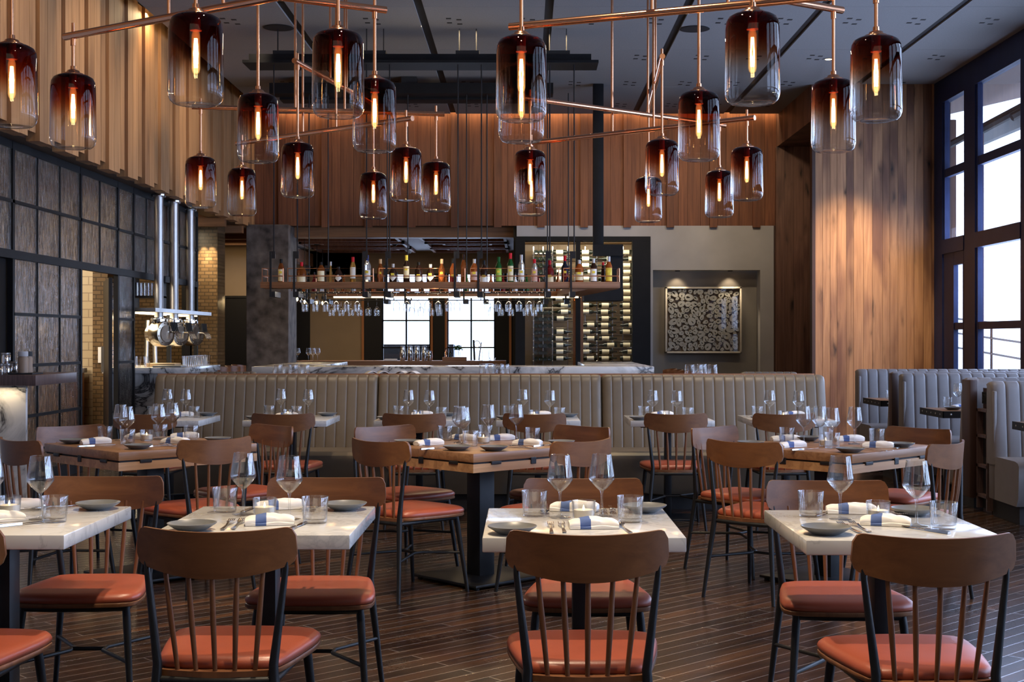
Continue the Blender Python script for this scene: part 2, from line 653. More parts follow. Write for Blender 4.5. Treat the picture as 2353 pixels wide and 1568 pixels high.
M['frame_dark'] = plain('dark_window_steel', (0.008, 0.008, 0.009), 0.55, 0.0, 0.18, 0.25, 5)
M['marble'] = marble('pale_grey_marble', (0.60, 0.585, 0.55), (0.47, 0.46, 0.44), 4.5, 0.35, 0.012, 0.13)
M['vein_marble'] = marble('veined_marble', (0.74, 0.70, 0.65), (0.035, 0.033, 0.035), 1.5, 0.9, 0.035, 0.2, (1, 1, 1.5))
M['copper'] = plain('polished_copper', (0.83, 0.42, 0.24), 0.16, 1.0)
M['copper_wire'] = plain('copper_wire', (0.75, 0.36, 0.2), 0.3, 1.0)
M['steel'] = plain('brushed_steel', (0.50, 0.49, 0.48), 0.40, 1.0, 0.5, 0.12, 4)
M['chrome'] = plain('polished_steel', (0.75, 0.74, 0.73), 0.12, 1.0)
M['brass_steel'] = plain('warm_steel', (0.55, 0.48, 0.38), 0.24, 1.0, 0.5, 0.1, 6)
M['glass'] = thin_glass('clear_glass', (0.985, 0.985, 0.98), 1.5, 2.2, body=0.6)
M['window_glass'] = thin_glass('window_glass', (0.93, 0.95, 0.97), 1.45)
M['amber'] = thin_glass('amber_fade_glass', ior=1.5, gain=0.5, body=0.45, grad=(0.0, 0.345, [
    (0.0, (0.97, 0.97, 0.97)), (0.34, (0.93, 0.91, 0.89)), (0.48, (0.78, 0.60, 0.46)),
    (0.62, (0.52, 0.21, 0.095)), (0.78, (0.28, 0.062, 0.026)), (1.0, (0.15, 0.020, 0.010))]))
M['rain'] = rain_glass()
M['filament'] = emit('glowing_filament', (1.0, 0.70, 0.34), 90.0)
M['bulb_glass'] = glow_glass()
M['socket'] = plain('red_copper_socket', (0.55, 0.12, 0.05), 0.35, 0.6)
M['beige'] = plain('taupe_leather', (0.150, 0.117, 0.082), 0.42, 0, 0.45, 0.06, 12, 0, 0.1, 300)
M['grey_leather'] = plain('grey_leather', (0.195, 0.170, 0.160), 0.42, 0, 0.45, 0.06, 12, 0, 0.1, 300)
M['plinth'] = plain('black_plinth', (0.012, 0.010, 0.010), 0.6)
M['ceiling'] = plain('grey_acoustic_panel', (0.28, 0.27, 0.265), 0.9, 0, 0.2, 0.08, 60)
M['black'] = plain('matt_black', (0.008, 0.008, 0.009), 0.7)
M['plaster'] = plain('trowelled_plaster', (0.42, 0.405, 0.40), 0.8, 0, 0.3, 0.14, 1.6)
M['plaster_warm'] = plain('warm_plaster', (0.32, 0.23, 0.14), 0.85, 0, 0.2, 0.08, 2)
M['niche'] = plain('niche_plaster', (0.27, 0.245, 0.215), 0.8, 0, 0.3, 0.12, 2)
M['concrete'] = plain('board_formed_concrete', (0.115, 0.092, 0.078), 0.75, 0, 0.3, 0.75, 5.5)
M['plate'] = plain('slate_glaze', (0.135, 0.14, 0.145), 0.35, 0, 0.45, 0.06, 30)
M['linen'] = napkin_mat()
M['cutlery'] = plain('cutlery_steel', (0.62, 0.60, 0.58), 0.16, 1.0)
M['wax'] = plain('white_wax', (0.85, 0.78, 0.66), 0.4)
M['flame'] = emit('candle_flame', (1.0, 0.66, 0.28), 14.0)
M['cream_brick'] = brick('cream_glazed_brick', (0.52, 0.41, 0.26), (0.46, 0.35, 0.21), (0.30, 0.22, 0.14), 0.26, 0.1, 0.006, 0.3)
M['brass_brick'] = brick('bronze_glazed_tile', (0.17, 0.105, 0.05), (0.11, 0.066, 0.03), (0.06, 0.04, 0.022), 0.12, 0.052, 0.006, 0.2)
M['white_ceil'] = plain('white_coffer', (0.55, 0.54, 0.56), 0.8)
M['door_black'] = plain('black_door', (0.007, 0.006, 0.006), 0.5, 0, 0.3)
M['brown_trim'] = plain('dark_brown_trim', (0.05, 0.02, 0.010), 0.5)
M['led'] = emit('warm_led_strip', (1.0, 0.80, 0.50), 6.0)
M['label_cream'] = plain('cream_paper', (0.80, 0.74, 0.58), 0.7)
M['label_yellow'] = plain('yellow_tag', (0.80, 0.62, 0.05), 0.7)
M['wine_dark'] = plain('dark_wine_glass', (0.012, 0.016, 0.010), 0.12, 0, 0.6)
M['cork_red'] = plain('red_capsule', (0.30, 0.02, 0.02), 0.35)
M['light_wood'] = plain('light_bamboo', (0.55, 0.36, 0.18), 0.5)
M['kraft'] = plain('brown_stoneware', (0.25, 0.17, 0.11), 0.6)
M['ivory'] = plain('ivory_coil', (0.60, 0.54, 0.44), 0.6, 0, 0.3, 0.15, 6)
M['green_leaf'] = plain('mint_leaf', (0.04, 0.11, 0.03), 0.6)
M['paper'] = plain('white_paper', (0.72, 0.68, 0.62), 0.8)
M['ext_brown'] = plain('weathered_post', (0.20, 0.12, 0.10), 0.8)
M['ext_white'] = plain('pale_facade', (0.75, 0.75, 0.74), 0.9)
M['blue_tape'] = plain('blue_tape', (0.03, 0.07, 0.32), 0.7)
M['red_paint'] = plain('red_enamel', (0.6, 0.03, 0.02), 0.4)
M['orange_door'] = wood('orange_timber', (0.28, 0.10, 0.03), (0.45, 0.18, 0.06), 'Z', 0.5, 0.2)
SKY, SP1, COVE, ROOM, DAY, EXPO = 5.0, 230.0, 260.0, 40.0, 150.0, 0.1
# ------------------------------------------------------------------ the room
CZ = 4.815          # ceiling
XL, XG, XR = -4.2, -4.5, 5.59
YB = 21.0
SOF = 3.08

struct(MB().box(-9, 7.5, -3, 29, -0.1, 0).build('floor', M['floor']))

# ceiling of acoustic panels between black slots
mb = MB()
slots = [-2.52, -1.10, 0.26, 1.70, 3.12, 4.55]
edges = [-3.98] + [s for x in slots for s in (x - 0.045, x + 0.045)] + [XR + 0.02]
for a, b in zip(edges[::2], edges[1::2]):
    ys = [-3.0, 14.1, 16.2, 18.6, 20.83]
    for y0, y1 in zip(ys, ys[1:]):
        mb.box(a, b, y0 + 0.004, y1 - 0.004, CZ, CZ + 0.03)
ceil = struct(mb.build('ceiling', M['ceiling']))
mb = MB()
mb.box(XL - 0.5, 6.2, -3, YB + 0.5, CZ + 0.22, CZ + 0.25)
for s in slots:
    mb.box(s - 0.05, s + 0.05, -3, 20.83, CZ + 0.02, CZ + 0.06)
for a, b in zip(edges[1:-1:2], edges[2::2]):
    pass
for x in (-3.3, -1.75, -0.85, -0.05, 0.6, 1.35, 2.1, 2.75, 3.5, 4.2, 5.0):
    for y in (14.6, 16.5, 18.2, 19.9):
        for dx in (0.0, 0.11):
            mb.box(x + dx, x + dx + 0.055, y + dx * 0.5, y + 0.05 + dx * 0.5, CZ - 0.002, CZ + 0.01)
            mb.box(x + dx, x + dx + 0.055, y + 0.2 + dx * 0.5, y + 0.25 + dx * 0.5, CZ - 0.002, CZ + 0.01)
struct(mb.build('trim_1', M['black']))
struct(MB().box(XL - 0.4, 7, -3.2, -3.0, 0, 5.1).build('wall_front', M['plaster']))

# left: timber cladding of the gallery, boards in two depths
mb = MB()
y, k = 9.09, 0
while y < YB:
    w = 0.37
    for i in range(2):
        mb.box(XL - 0.12, XL, y + i * w / 2 + 0.003, y + (i + 1) * w / 2 - 0.003, SOF - 0.02 + random.uniform(-.004, .004), 5.02)
    for i in range(2):
        mb.box(XL - 0.12, XL - 0.035, y + w + i * 0.14 + 0.003, y + w + (i + 1) * 0.14 - 0.003, SOF + 0.045, 5.02)
    y += 0.65
mb.box(XL - 0.12, XL, -3, 9.08, SOF, 5.02)
struct(mb.build('wall_left', M['oak_left']))
struct(MB().box(XL - 0.35, XL - 0.12, -3, YB + 0.2, SOF, 5.05).build('wall_left_backing', M['brown_trim']))
# gallery soffit over the kitchen and the rear bar
mb = MB()
yy = 8.0
while yy < 26.4:
    mb.box(-8.0, XL - 0.115, yy, yy + 0.26, SOF + 0.05, SOF + 0.08)
    yy += 0.265
for yb in (19.4, 20.6, 21.9, 23.3):
    mb.box(-8.0, XL - 0.115, yb, yb + 0.14, SOF - 0.12, SOF + 0.06)
struct(mb.build('ceiling_gallery', M['soffit_wood']))
# solid wall nearer than the glazed screen
struct(MB().box(-4.75, -4.55, -3, 9.6, 0, SOF + 0.05).build('wall_left_lower', M['plaster']))

# ---- glazed steel screen of the kitchen
TR, MIDZ, TOPZ = 2.075, 2.55, 3.04


def screen(name, y0, y1, nv, rows_low, low=True, panes_top=True):
    fr = MB()
    for yv in ((y0, y1) if name == 'window_1' else (y1,)):
        fr.box(XG - 0.03, XG + 0.02, yv - 0.025, yv + 0.025, 0, TOPZ + 0.05)
    fr.box(XG - 0.03, XG + 0.03, y0, y1, TR - 0.03, TR + 0.045)
    fr.box(XG - 0.028, XG + 0.017, y0, y1, TOPZ - 0.03, TOPZ + 0.05)
    fr.box(XG - 0.02, XG + 0.02, y0, y1, MIDZ - 0.014, MIDZ + 0.014)
    step = (y1 - y0) / nv
    for i in range(1, nv):
        fr.box(XG - 0.014, XG + 0.014, y0 + i * step - 0.011, y0 + i * step + 0.011, TR, TOPZ)
        if low:
            fr.box(XG - 0.014, XG + 0.014, y0 + i * step - 0.011, y0 + i * step + 0.011, 0, TR)
    if low:
        for z in rows_low:
            fr.box(XG - 0.02, XG + 0.02, y0, y1, z - 0.014, z + 0.014)
        fr.box(XG - 0.03, XG + 0.03, y0, y1, 0, 0.12)
    o = struct(fr.build(name, M['frame_dark']))
    pn = MB()
    pn.box(XG - 0.006, XG + 0.006, y0, y1, TR, TOPZ)
    if low:
        pn.box(XG - 0.006, XG + 0.006, y0, y1, 0.02, TR)
    pn.build('rain_glass_pane', M['rain'], o)
    return o


screen('window_1', 10.06, 11.84, 2, [], low=False)
screen('window_2', 11.84, 13.65, 3, [0.33, 0.64, 1.10, 1.56])
screen('window_3', 13.65, 14.9, 2, [], low=False)
screen('window_4', 14.9, 15.5, 1, [1.08, 1.56])
screen('window_5', 15.5, 17.1, 3, [], low=False)
screen('window_6', 17.1, 18.5, 3, [], low=False)
d1 = struct(MB().box(XG - 0.12, XG - 0.04, 10.0, 11.9, 0, TR + .02).build('dark_bay_sheet', M['door_black']))  # black sheet added in the open bay, standing in for its darkness
a = math.atan2(1.15, -0.42)
d2 = struct(MB().rbox(0, 1.15, -0.02, 0.02, 0.01, TR - 0.06, 0.004).build('door_2', M['door_black']))
d2.location = (XG - 0.06, 14.86, 0)
d2.rotation_euler = (0, 0, a)
MB().box(1.0, 1.06, -0.05, 0.05, 0.95, 1.25).build('door_handle', M['steel'], d2)

# kitchen and rear bar walls
struct(MB().box(-8.0, -5.2, 16.5, 16.7, 0, 3.2).build('wall_kitchen', M['cream_brick']))
struct(MB().box(-8.2, -8.0, 8, 26.5, 0, 3.2).build('wall_kitchen_side', M['cream_brick']))
struct(MB().box(-8.0, -4.5, 8.0, 8.2, 0, 3.2).build('wall_kitchen_end', M['plaster_warm']))
struct(MB().box(-5.2, -5.02, 16.25, 16.7, 0, 3.2).build('trim_2', M['brass_brick']))
struct(MB().box(-8.0, -4.93, 19.9, 20.0, 0, 3.2).build('wall_bar', M['brass_brick']))
struct(MB().box(-4.93, -4.55, 20.0, 20.5, 0, 3.2).build('wall_bar_pier', M['brass_brick']))
struct(MB().box(-4.98, -4.93, 19.6, 20.0, 0, 3.1).build('trim_3', M['door_black']))
struct(MB().box(-8, -4.7, 24.0, 24.1, 0, 3.2).build('wall_passage', M['plaster_warm']))
d3 = struct(MB().box(-5.33, -4.75, 23.9, 23.99, 0, 2.06).build('door_3', M['door_black']))
struct(MB().box(-5.36, -5.33, 23.88, 24.0, 0, 2.1).box(-5.36, -4.7, 23.88, 24.0, 2.06, 2.1).build('trim_4', M['door_black']))

# ---- back wall: red cedar above, lower openings
mb = MB()
x, i = XL, 0
while x < 3.95:
    w = 0.14 + 0.06 * ((i * 7) % 3)
    mb.box(x + .002, min(x + w, 3.95) - .002, YB, YB + 0.12, 3.10, 5.02)
    x += w
    i += 1
for j in range(13):
    xb = 3.55 - 0.67 * j
    if xb > XL + 0.2:
        mb.box(xb, xb + 0.115, YB - 0.06, YB, 3.07, 5.02)
struct(mb.build('wall_back', M['red_wood']))
struct(MB().box(XL, 3.95, YB + 0.12, YB + 0.3, 3.1, 5.05).build('wall_back_backing', M['brown_trim']))
# plaster wall with the wine room opening and the picture niche
CX0, CX1, CTOP = -0.12, 1.84, 2.86
nx0, nx1, nz0, nz1 = 2.0, 3.67, 0.78, 2.41
mb = MB()
mb.box(CX0, CX1, YB, YB + 0.3, CTOP, 3.1)
mb.box(CX1, nx0, YB, YB + 0.3, 0, 3.1)
mb.box(nx0, nx1, YB, YB + 0.3, nz1, 3.1)
mb.box(nx0, nx1, YB, YB + 0.3, 0, nz0)
mb.box(nx1, 3.88, YB, YB + 0.3, 0, 3.1)
struct(mb.build('wall_back_plaster', M['plaster']))
struct(MB().box(nx0 - .05, nx1 + .05, YB + 0.33, YB + 0.4, nz0 - .1, nz1 + .1)
       .box(nx0 - .05, nx0, YB + .301, YB + 0.33, nz0, nz1).box(nx1, nx1 + .05, YB + .301, YB + 0.33, nz0, nz1)
       .build('wall_niche', M['niche']))
struct(MB().box(nx0, nx1, YB - 0.03, YB + 0.32, nz0 - 0.02, nz0 + 0.0).build('trim_5', M['black']))
struct(MB().box(3.88, 3.945, YB - 0.05, YB + 0.3, 0, 3.1).build('trim_6', M['brown_trim']))
# concrete column
struct(MB().rbox(-4.28, -3.63, 20.75, 21.5, 0, 3.1, 0.01).build('column', M['concrete']))
# rear bar room beyond the opening
mb = MB()
mb.box(-4.3, CX0, 21.3, 21.55, 2.94, 3.12)
mb.box(-4.3, -4.15, 21.55, 26.5, 2.75, 3.0)
struct(mb.build('beam_rear', M['soffit_wood']))
mb = MB()
mb.box(-4.3, CX0 + .2, 21.5, 26.6, 3.06, 3.1)
struct(mb.build('ceiling_rear', M['white_ceil']))
mb = MB()
for (xa, xb) in ((-3.95, -2.1), (-1.75, -0.3)):
    for ya in (22.0, 23.6, 25.0):
        yb = ya + 1.1
        for t, zz in ((0.0, 3.0), (0.28, 3.03)):
            mb.box(xa + t, xb - t, ya + t, ya + t + 0.05, zz, 3.065)
            mb.box(xa + t, xb - t, yb - t - 0.05, yb - t, zz, 3.065)
            mb.box(xa + t, xa + t + 0.05, ya + t, yb - t, zz, 3.065)
            mb.box(xb - t - 0.05, xb - t, ya + t, yb - t, zz, 3.065)
struct(mb.build('trim_7', M['red_wood']))
YW = 26.5
wx = [(-4.66, -4.55), (-2.80, -1.84), (-1.52, -0.57)]
mb = MB()
mb.box(-4.75, -4.66, YW, YW + .1, 0, 3.1)
mb.box(-4.21, -3.19, YW, YW + .1, 0, 3.1)
mb.box(-4.75, 0.4, YW, YW + .1, 2.60, 3.1)
mb.box(-2.80, -0.57, YW, YW + .1, 0, 0.55)
struct(mb.build('wall_rear', M['plaster_warm']))
mb = MB()
for a0, a1 in ((-4.55, -4.21), (-3.19, -2.80), (-1.80, -1.55), (-0.57, 0.4)):
    mb.box(a0, a1, YW - 0.03, YW + .12, 0, 2.62)
struct(mb.build('wall_rear_panels', M['door_black']))
mb = MB()
for xx in (-1.84, -1.56, -3.19 + 0.0, -0.30):
    mb.box(xx, xx + 0.045, YW - 0.06, YW + .1, 0.3, 2.6)
struct(mb.build('trim_8', M['orange_door']))
for k, (a0, a1) in enumerate(wx[1:]):
    mb = MB()
    xm = (a0 + a1) / 2
    mb.box(xm - 0.016, xm + 0.016, YW, YW + .05, 0.5, 2.62)
    for z in (1.165, 1.695, 2.2):
        mb.box(a0, a1, YW, YW + .05, z - 0.014, z + 0.014)
    for xx in (a0, a1 - 0.03):
        mb.box(xx, xx + 0.03, YW, YW + .06, 0.5, 2.62)
    o = struct(mb.build('window_%d' % (7 + k), M['frame_dark']))
    MB().box(a0, a1, YW + 0.02, YW + 0.026, 0.52, 2.6).build('window_pane', M['window_glass'], o)
struct(MB().box(CX0 - .05, CX0 + .05, YB + .12, YW, 0, 3.1).build('wall_rear_side', M['door_black']))
struct(MB().box(-8, -4.7, 26.5, 26.6, 0, 3.2).build('wall_passage_end', M['plaster_warm']))

# ---- right side: header, niche boards, knotty wood wall, window wall
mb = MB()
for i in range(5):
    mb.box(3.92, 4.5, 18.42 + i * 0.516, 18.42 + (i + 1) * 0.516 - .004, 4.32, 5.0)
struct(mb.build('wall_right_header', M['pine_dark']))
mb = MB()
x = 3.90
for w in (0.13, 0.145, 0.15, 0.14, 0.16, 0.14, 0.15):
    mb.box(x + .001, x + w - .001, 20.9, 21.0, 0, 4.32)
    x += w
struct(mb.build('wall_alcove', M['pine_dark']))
mb = MB()
x, i = 3.965, 0
for w in [0.105, 0.10, 0.095, 0.125, 0.10, 0.135, 0.12, 0.14, 0.10, 0.11, 0.12, 0.10, 0.13, 0.11, 0.12, 0.10]:
    if x + w > XR:
        w = XR - x
    if w <= 0:
        break
    mb.box(x + .0018, x + w - .0018, 18.4, 18.5, 0, CZ + .05)
    x += w
struct(mb.build('wall_right_timber', M['pine']))
struct(MB().box(3.92, 3.965, 18.38, 18.52, 0, 4.32).build('trim_9', M['brown_trim']))
struct(MB().box(4.5, 5.85, 18.52, 21.2, 0, 5.0).build('wall_right_core', M['brown_trim']))

posts = [(18.05, 18.42), (16.74, 17.16), (14.8, 15.2), (12.8, 13.2), (10.8, 11.2), (8.8, 9.2), (6.8, 7.2), (4.8, 5.2), (2.8, 3.2), (-3.1, 1.2)]
wn = 9
for j in range(len(posts) - 1):
    y1, y0 = posts[j][0], posts[j + 1][1]
    mb = MB()
    mb.box(XR, XR + 0.10, posts[j][0], posts[j][1], 0, CZ)
    mb.box(XR, XR + 0.10, y0, y1, 4.50, CZ)
    mb.box(XR + .02, XR + 0.085, y0, y1, 3.49, 3.60)
    mb.box(XR - .01, XR + 0.085, y0, y1, 2.47, 2.66)
    mb.box(XR + .02, XR + 0.085, y0, y1, 1.46, 1.55)
    mb.box(XR, XR + 0.10, y0, y1, 0, 0.35)
    for yy in (y0, y1 - 0.06):
        mb.box(XR + .015, XR + 0.075, yy, yy + 0.045, 0.3, 4.55)
    if j == 0:
        pass
        mb.box(XR + 0.010, XR + 0.07, 17.205, 17.24, 0.35, 2.47)
        mb.box(XR + 0.010, XR + 0.07, 17.60, 18.005, 0.35, 2.47)
        mb.box(XR + 0.012, XR + 0.068, 17.24, 17.60, 2.30, 2.47)
    o = struct(mb.build('window_%d' % wn, M['glare_blue_frame']))
    MB().box(XR + 0.05, XR + 0.056, y0, y1, 0.3, 4.5).build('window_pane', M['window_glass'], o)
    wn += 1
struct(MB().box(XR, XR + .10, posts[-1][0], posts[-1][1], 0, CZ).build('wall_right', M['glare_blue_frame']))
struct(MB().box(XR + .0, XR + .24, -3, 18.5, CZ - 0.0, CZ + .3).build('trim_10', M['glare_blue_frame']))

# ---- outside, seen through the panes
for k, (x0, y0) in enumerate(((6.22, 20.05), (6.28, 18.75))):
    tag(MB().rbox(x0, x0 + (.2, .11)[k], y0, y0 + (.5, .2)[k], 0, (4.6, 4.3)[k], 0.01).build('timber_post', M['ext_brown']),
        ('weathered timber post outside, beyond the door pane', 'weathered timber post outside, left side of the large pane')[k], 'post', None)
r = thing('awning', 'dark timber awning outside above the upper window panes', 'awning')
MB().add([(5.85, 12, 4.75), (5.85, 22, 4.75), (9.5, 22, 5.6), (9.5, 12, 5.6), (5.85, 12, 4.85), (5.85, 22, 4.85), (9.5, 22, 5.7), (9.5, 12, 5.7)],
         [(0, 1, 2, 3), (4, 7, 6, 5), (0, 4, 5, 1), (1, 5, 6, 2), (2, 6, 7, 3), (3, 7, 4, 0)]).build('roof_deck', M['ext_brown'], r)
for yy in (16.2, 17.6, 19.0):
    MB().tube([(5.85, yy, 4.0), (8.2, yy, 5.25)], 0.05, 6).build('strut', M['blackened'], r)
MB().box(7.4, 7.5, 13, 22, 4.5, 4.75).build('crossbeam', M['blackened'], r)
r = thing('railing', 'thin metal railing outside beyond the right windows', 'railing', (0, 0, 0))
for z in (0.75, 1.05, 1.35):
    MB().tube([(9.0, 14, z - 0.3), (9.0, 30, z + 0.5)], 0.02, 6).build('rail', M['blackened'], r)
for yy in (18, 20.5, 23, 26):
    MB().tube([(9.0, yy, 0), (9.0, yy, 1.6)], 0.025, 6).build('rail_post', M['blackened'], r)
struct(MB().box(5.9, 40, -10, 60, -0.3, -0.02).build('ground_outside', M['ext_white']))
r = tag(MB().box(-3.2, -1.5, 28.6, 29.2, -0.1, 1.22).build('planter_wall', M['blackened']), 'dark low wall outside the left rear bar window', 'wall')
struct(MB().box(-12, 5.8, 29.2, 45, -0.3, -0.02).build('ground_rear', M['ext_white']))
# ------------------------------------------------------------------ chairs
def make_chair():
    t = thing('dining_chair', '-', 'chair')
    # seat outline: narrow at the rear, wide rounded front
    half = [(0.0, -0.215), (0.09, -0.213), (0.145, -0.205), (0.172, -0.185), (0.188, -0.12), (0.205, -0.03), (0.219, 0.06),
            (0.224, 0.12), (0.222, 0.165), (0.205, 0.195), (0.165, 0.213), (0.08, 0.224), (0.0, 0.227)]
    ol = half + [(-x, y) for x, y in half[-2:0:-1]]

    def ring(s, z, dome=0.0):
        return [(x * s, (y - 0.005) * s + 0.005, z) for x, y in ol]
    rings = [ring(0.985, 0.424), ring(1.0, 0.430), ring(1.0, 0.438), ring(0.985, 0.446), ring(0.945, 0.4535), ring(0.87, 0.458), ring(0.7, 0.4605), ring(0.4, 0.460), ring(0.05, 0.459)]
    MB().loft(rings).build('seat_cushion', M['leather'], t, 60)
    MB().loft([ring(0.99, 0.408), ring(1.0, 0.411), ring(1.0, 0.421), ring(0.99, 0.4235)]).build('seat_board', M['spindle'], t, 40)
    # rear strip that takes the spindles
    n = 14
    vs, fs = [], []
    for i in range(n + 1):
        x = -0.155 + 0.31 * i / n
        yb = -0.245 + 0.028 * (x / 0.155) ** 2
        for y, z in ((yb, 0.405), (yb + 0.05, 0.405), (yb + 0.05, 0.4235), (yb, 0.4235)):
            vs.append((x, y, z))
    for i in range(n):
        for k in range(4):
            fs.append((4 * i + k, 4 * i + (k + 1) % 4, 4 * i + 4 + (k + 1) % 4, 4 * i + 4 + k))
    fs += [(0, 1, 2, 3), (4 * n + 3, 4 * n + 2, 4 * n + 1, 4 * n)]
    MB().add(vs, fs).build('rear_rail', M['spindle'], t, 40)
    # curved plywood backrest
    W, zt, zb, rc = 0.22, 0.824, 0.722, 0.026
    cols = 44
    vs, fs = [], []
    for i in range(cols + 1):
        u = -1 + 2 * i / cols
        x = W * math.copysign(abs(u) ** 0.9, u)
        e = max(0.0, abs(x) - (W - rc))
        drop = rc - sqrt(max(0.0, rc * rc - e * e))
        top = zt - 0.010 * (1 - (x / W) ** 2) - drop
        bot = zb - 0.038 * (1 - (x / W) ** 2) + drop
        m = (top + bot) / 2
        for z in (top, m, bot):
            f = 1 + 0.28 * (zt - z)
            ys = -0.282 + 0.068 * (x / W) ** 2 - 0.10 * (z - 0.76)
            vs.append((x * f, ys, z))
        for z in (bot, m, top):
            f = 1 + 0.28 * (zt - z)
            ys = -0.282 + 0.068 * (x / W) ** 2 - 0.10 * (z - 0.76) + 0.0125
            vs.append((x * f, ys, z))
    for i in range(cols):
        for k in range(6):
            fs.append((6 * i + k, 6 * i + (k + 1) % 6, 6 * i + 6 + (k + 1) % 6, 6 * i + 6 + k))
    fs += [tuple(range(5, -1, -1)), tuple(6 * cols + k for k in range(6))]
    MB().add(vs, fs).build('backrest', M['chair_back'], t, 35)
    for i in range(5):
        b, u = -0.108 + 0.054 * i, -0.138 + 0.069 * i
        yb = -0.232 + 0.028 * (b / 0.155) ** 2
        yt = -0.270 + 0.066 * (u / W) ** 2
        MB().tube([(b, yb, 0.418), (b + (u - b) * .5, (yb + yt) / 2 - .003, 0.57), (u, yt, 0.725)], [0.0065, 0.0085, 0.0065], 8).build('spindle', M['spindle'], t, 60)
    for s in (-1, 1):
        MB().tube([(s * 0.197, -0.2205, 0.727), (s * 0.1935, -0.2215, .70), (s * 0.162, -0.228, 0.44), (s * 0.165, -0.232, 0.39), (s * 0.205, -0.275, 0.0)],
                  [0.0058, 0.0088, 0.0135, 0.0145, 0.0095], 10).build('leg', M['black_metal'], t, 60)
        MB().tube([(s * 0.178, 0.160, 0.408), (s * 0.182, 0.165, 0.37), (s * 0.212, 0.215, 0.0)], [0.013, 0.0145, 0.0095], 10).build('leg', M['black_metal'], t, 60)
    fr = MB()
    fr.tube([(-.165, -.225, .397), (-.08, -.24, .397), (.08, -.24, .397), (.165, -.225, .397)], 0.011, 8)
    fr.tube([(-.165, -.225, .397), (-.18, .162, .397)], 0.011, 8)
    fr.tube([(.165, -.225, .397), (.18, .162, .397)], 0.011, 8)
    fr.tube([(-.18, .162, .397), (-.08, .178, .397), (.08, .178, .397), (.18, .162, .397)], 0.011, 8)
    fr.build('seat_frame', M['black_metal'], t, 60)
    sb = MB()
    z = 0.21
    for s in (-1, 1):
        sb.tube([(s * .186, -.250, z), (s * .06, -.035, z + .006), (s * .06, .02, z + .006), (s * .194, .186, z)], 0.0075, 8)
    sb.tube([(-.06, -.008, z + .006), (.06, -.008, z + .006)], 0.0075, 8)
    sb.build('stretcher', M['black_metal'], t, 60)
    return t


chair = Maker(make_chair)
FT = ['front marble table at the left edge', 'second front marble table from the left',
      'third front marble table from the left', 'rightmost front marble table']
WT = ['left wooden table', 'middle wooden table', 'right wooden table']
BT = ['leftmost banquette table', 'second banquette table from the left', 'third banquette table from the left',
      'fourth banquette table from the left', 'fifth banquette table from the left', 'rightmost banquette table']
G = 'dining chairs with orange seats'
# front tables: near chair faces away from us, far chair faces us
for i, (xn, yn, rn, xf, yf, rf) in enumerate((
        (-1.655, 3.93, 0.0, -1.585, 4.90, 0.03), (-0.850, 3.97, -0.03, -0.748, 4.86, -0.02),
        (0.172, 3.91, 0.0, 0.219, 4.82, 0.0), (1.097, 3.85, 0.035, 1.109, 4.75, -0.02))):
    chair((xn, yn, 0), rn, 'orange-seated dining chair, back to us, at the ' + FT[i], G)
    chair((xf, yf, 0), pi + rf, 'orange-seated dining chair facing us behind the ' + FT[i], G)


def chair_at(px, py, rz, label, push=0.0):
    x, y = on(px, py, 0.820)
    x, y = x + push * sin(rz), y - push * cos(rz)
    # backrest centre sits 0.265 behind the seat origin
    chair((x + 0.262 * -sin(rz), y + 0.262 * cos(rz), 0), rz, label, G)


q = pi / 4
for i, spots in enumerate((
        ((28, 1010, -q + .03), (506, 1008, q), (176, 980, -3 * q), (602, 979, 3 * q)),
        ((858, 1012, -q + .05), (1352, 1012, q - .03), (900, 981, -3 * q - .05), (1320, 981, 3 * q)),
        ((1698, 1014, -q + .1), (2193, 1017, q + .1), (1663, 983, -3 * q), (2065, 987, 3 * q - .1)))):
    for (px, py, rz), nm in zip(spots, ('near left', 'near right', 'far left', 'far right')):
        chair_at(px, py, rz, 'dining chair with curved brown back, %s side of the %s' % (nm, WT[i]), .24 if (px, nm) == (2065, 'far right') else .115 if 'far' in nm else 0.0)
for i, px in enumerate((330, 649, 951, 1228, 1554, 1804)):
    chair_at(px, 950.5, 0.02 * (i % 3 - 1), 'dining chair, back to us, at the ' + BT[i], 0.02)


# ------------------------------------------------------------------ tables
def make_marble_table():
    t = thing('marble_table', '-', 'table')
    MB().rbox(-.305, .305, -.35, .35, .705, .75, 0.004).build('tabletop', M['marble'], t, 40)
    MB().rbox(-.024, .024, -.045, .045, .01, .70, 0.003).build('pedestal', M['black_metal'], t, 40)
    MB().box(-.22, .22, -.25, .25, .692, .705).build('top_plate', M['black_metal'], t)
    MB().rbox(-.22, .22, -.18, .18, .0, .012, 0.003).build('base_plate', M['black_metal'], t, 40)
    return t


mt = Maker(make_marble_table)
FTC = [(-1.697, 4.43), (-0.833, 4.43), (0.179, 4.377), (1.135, 4.325)]
BTC = [(-2.66, 10.1), (-1.735, 10.1), (-0.785, 10.1), (0.10, 10.1), (1.072, 10.1), (1.955, 10.1)]
for i, (x, y) in enumerate(FTC):
    mt((x, y, 0), 0, ('pale marble table in front, cut off by the left edge', 'pale marble table in the front row, second from left',
                      'pale marble table in the front row, third from left', 'pale marble table in the front row, far right')[i], 'front row marble tables')
for i, (x, y) in enumerate(BTC):
    mt((x, y, 0), 0, 'small pale marble table by the banquette, ' + ('leftmost', 'second from left', 'third from left', 'fourth from left', 'fifth from left', 'rightmost')[i], 'banquette marble tables')


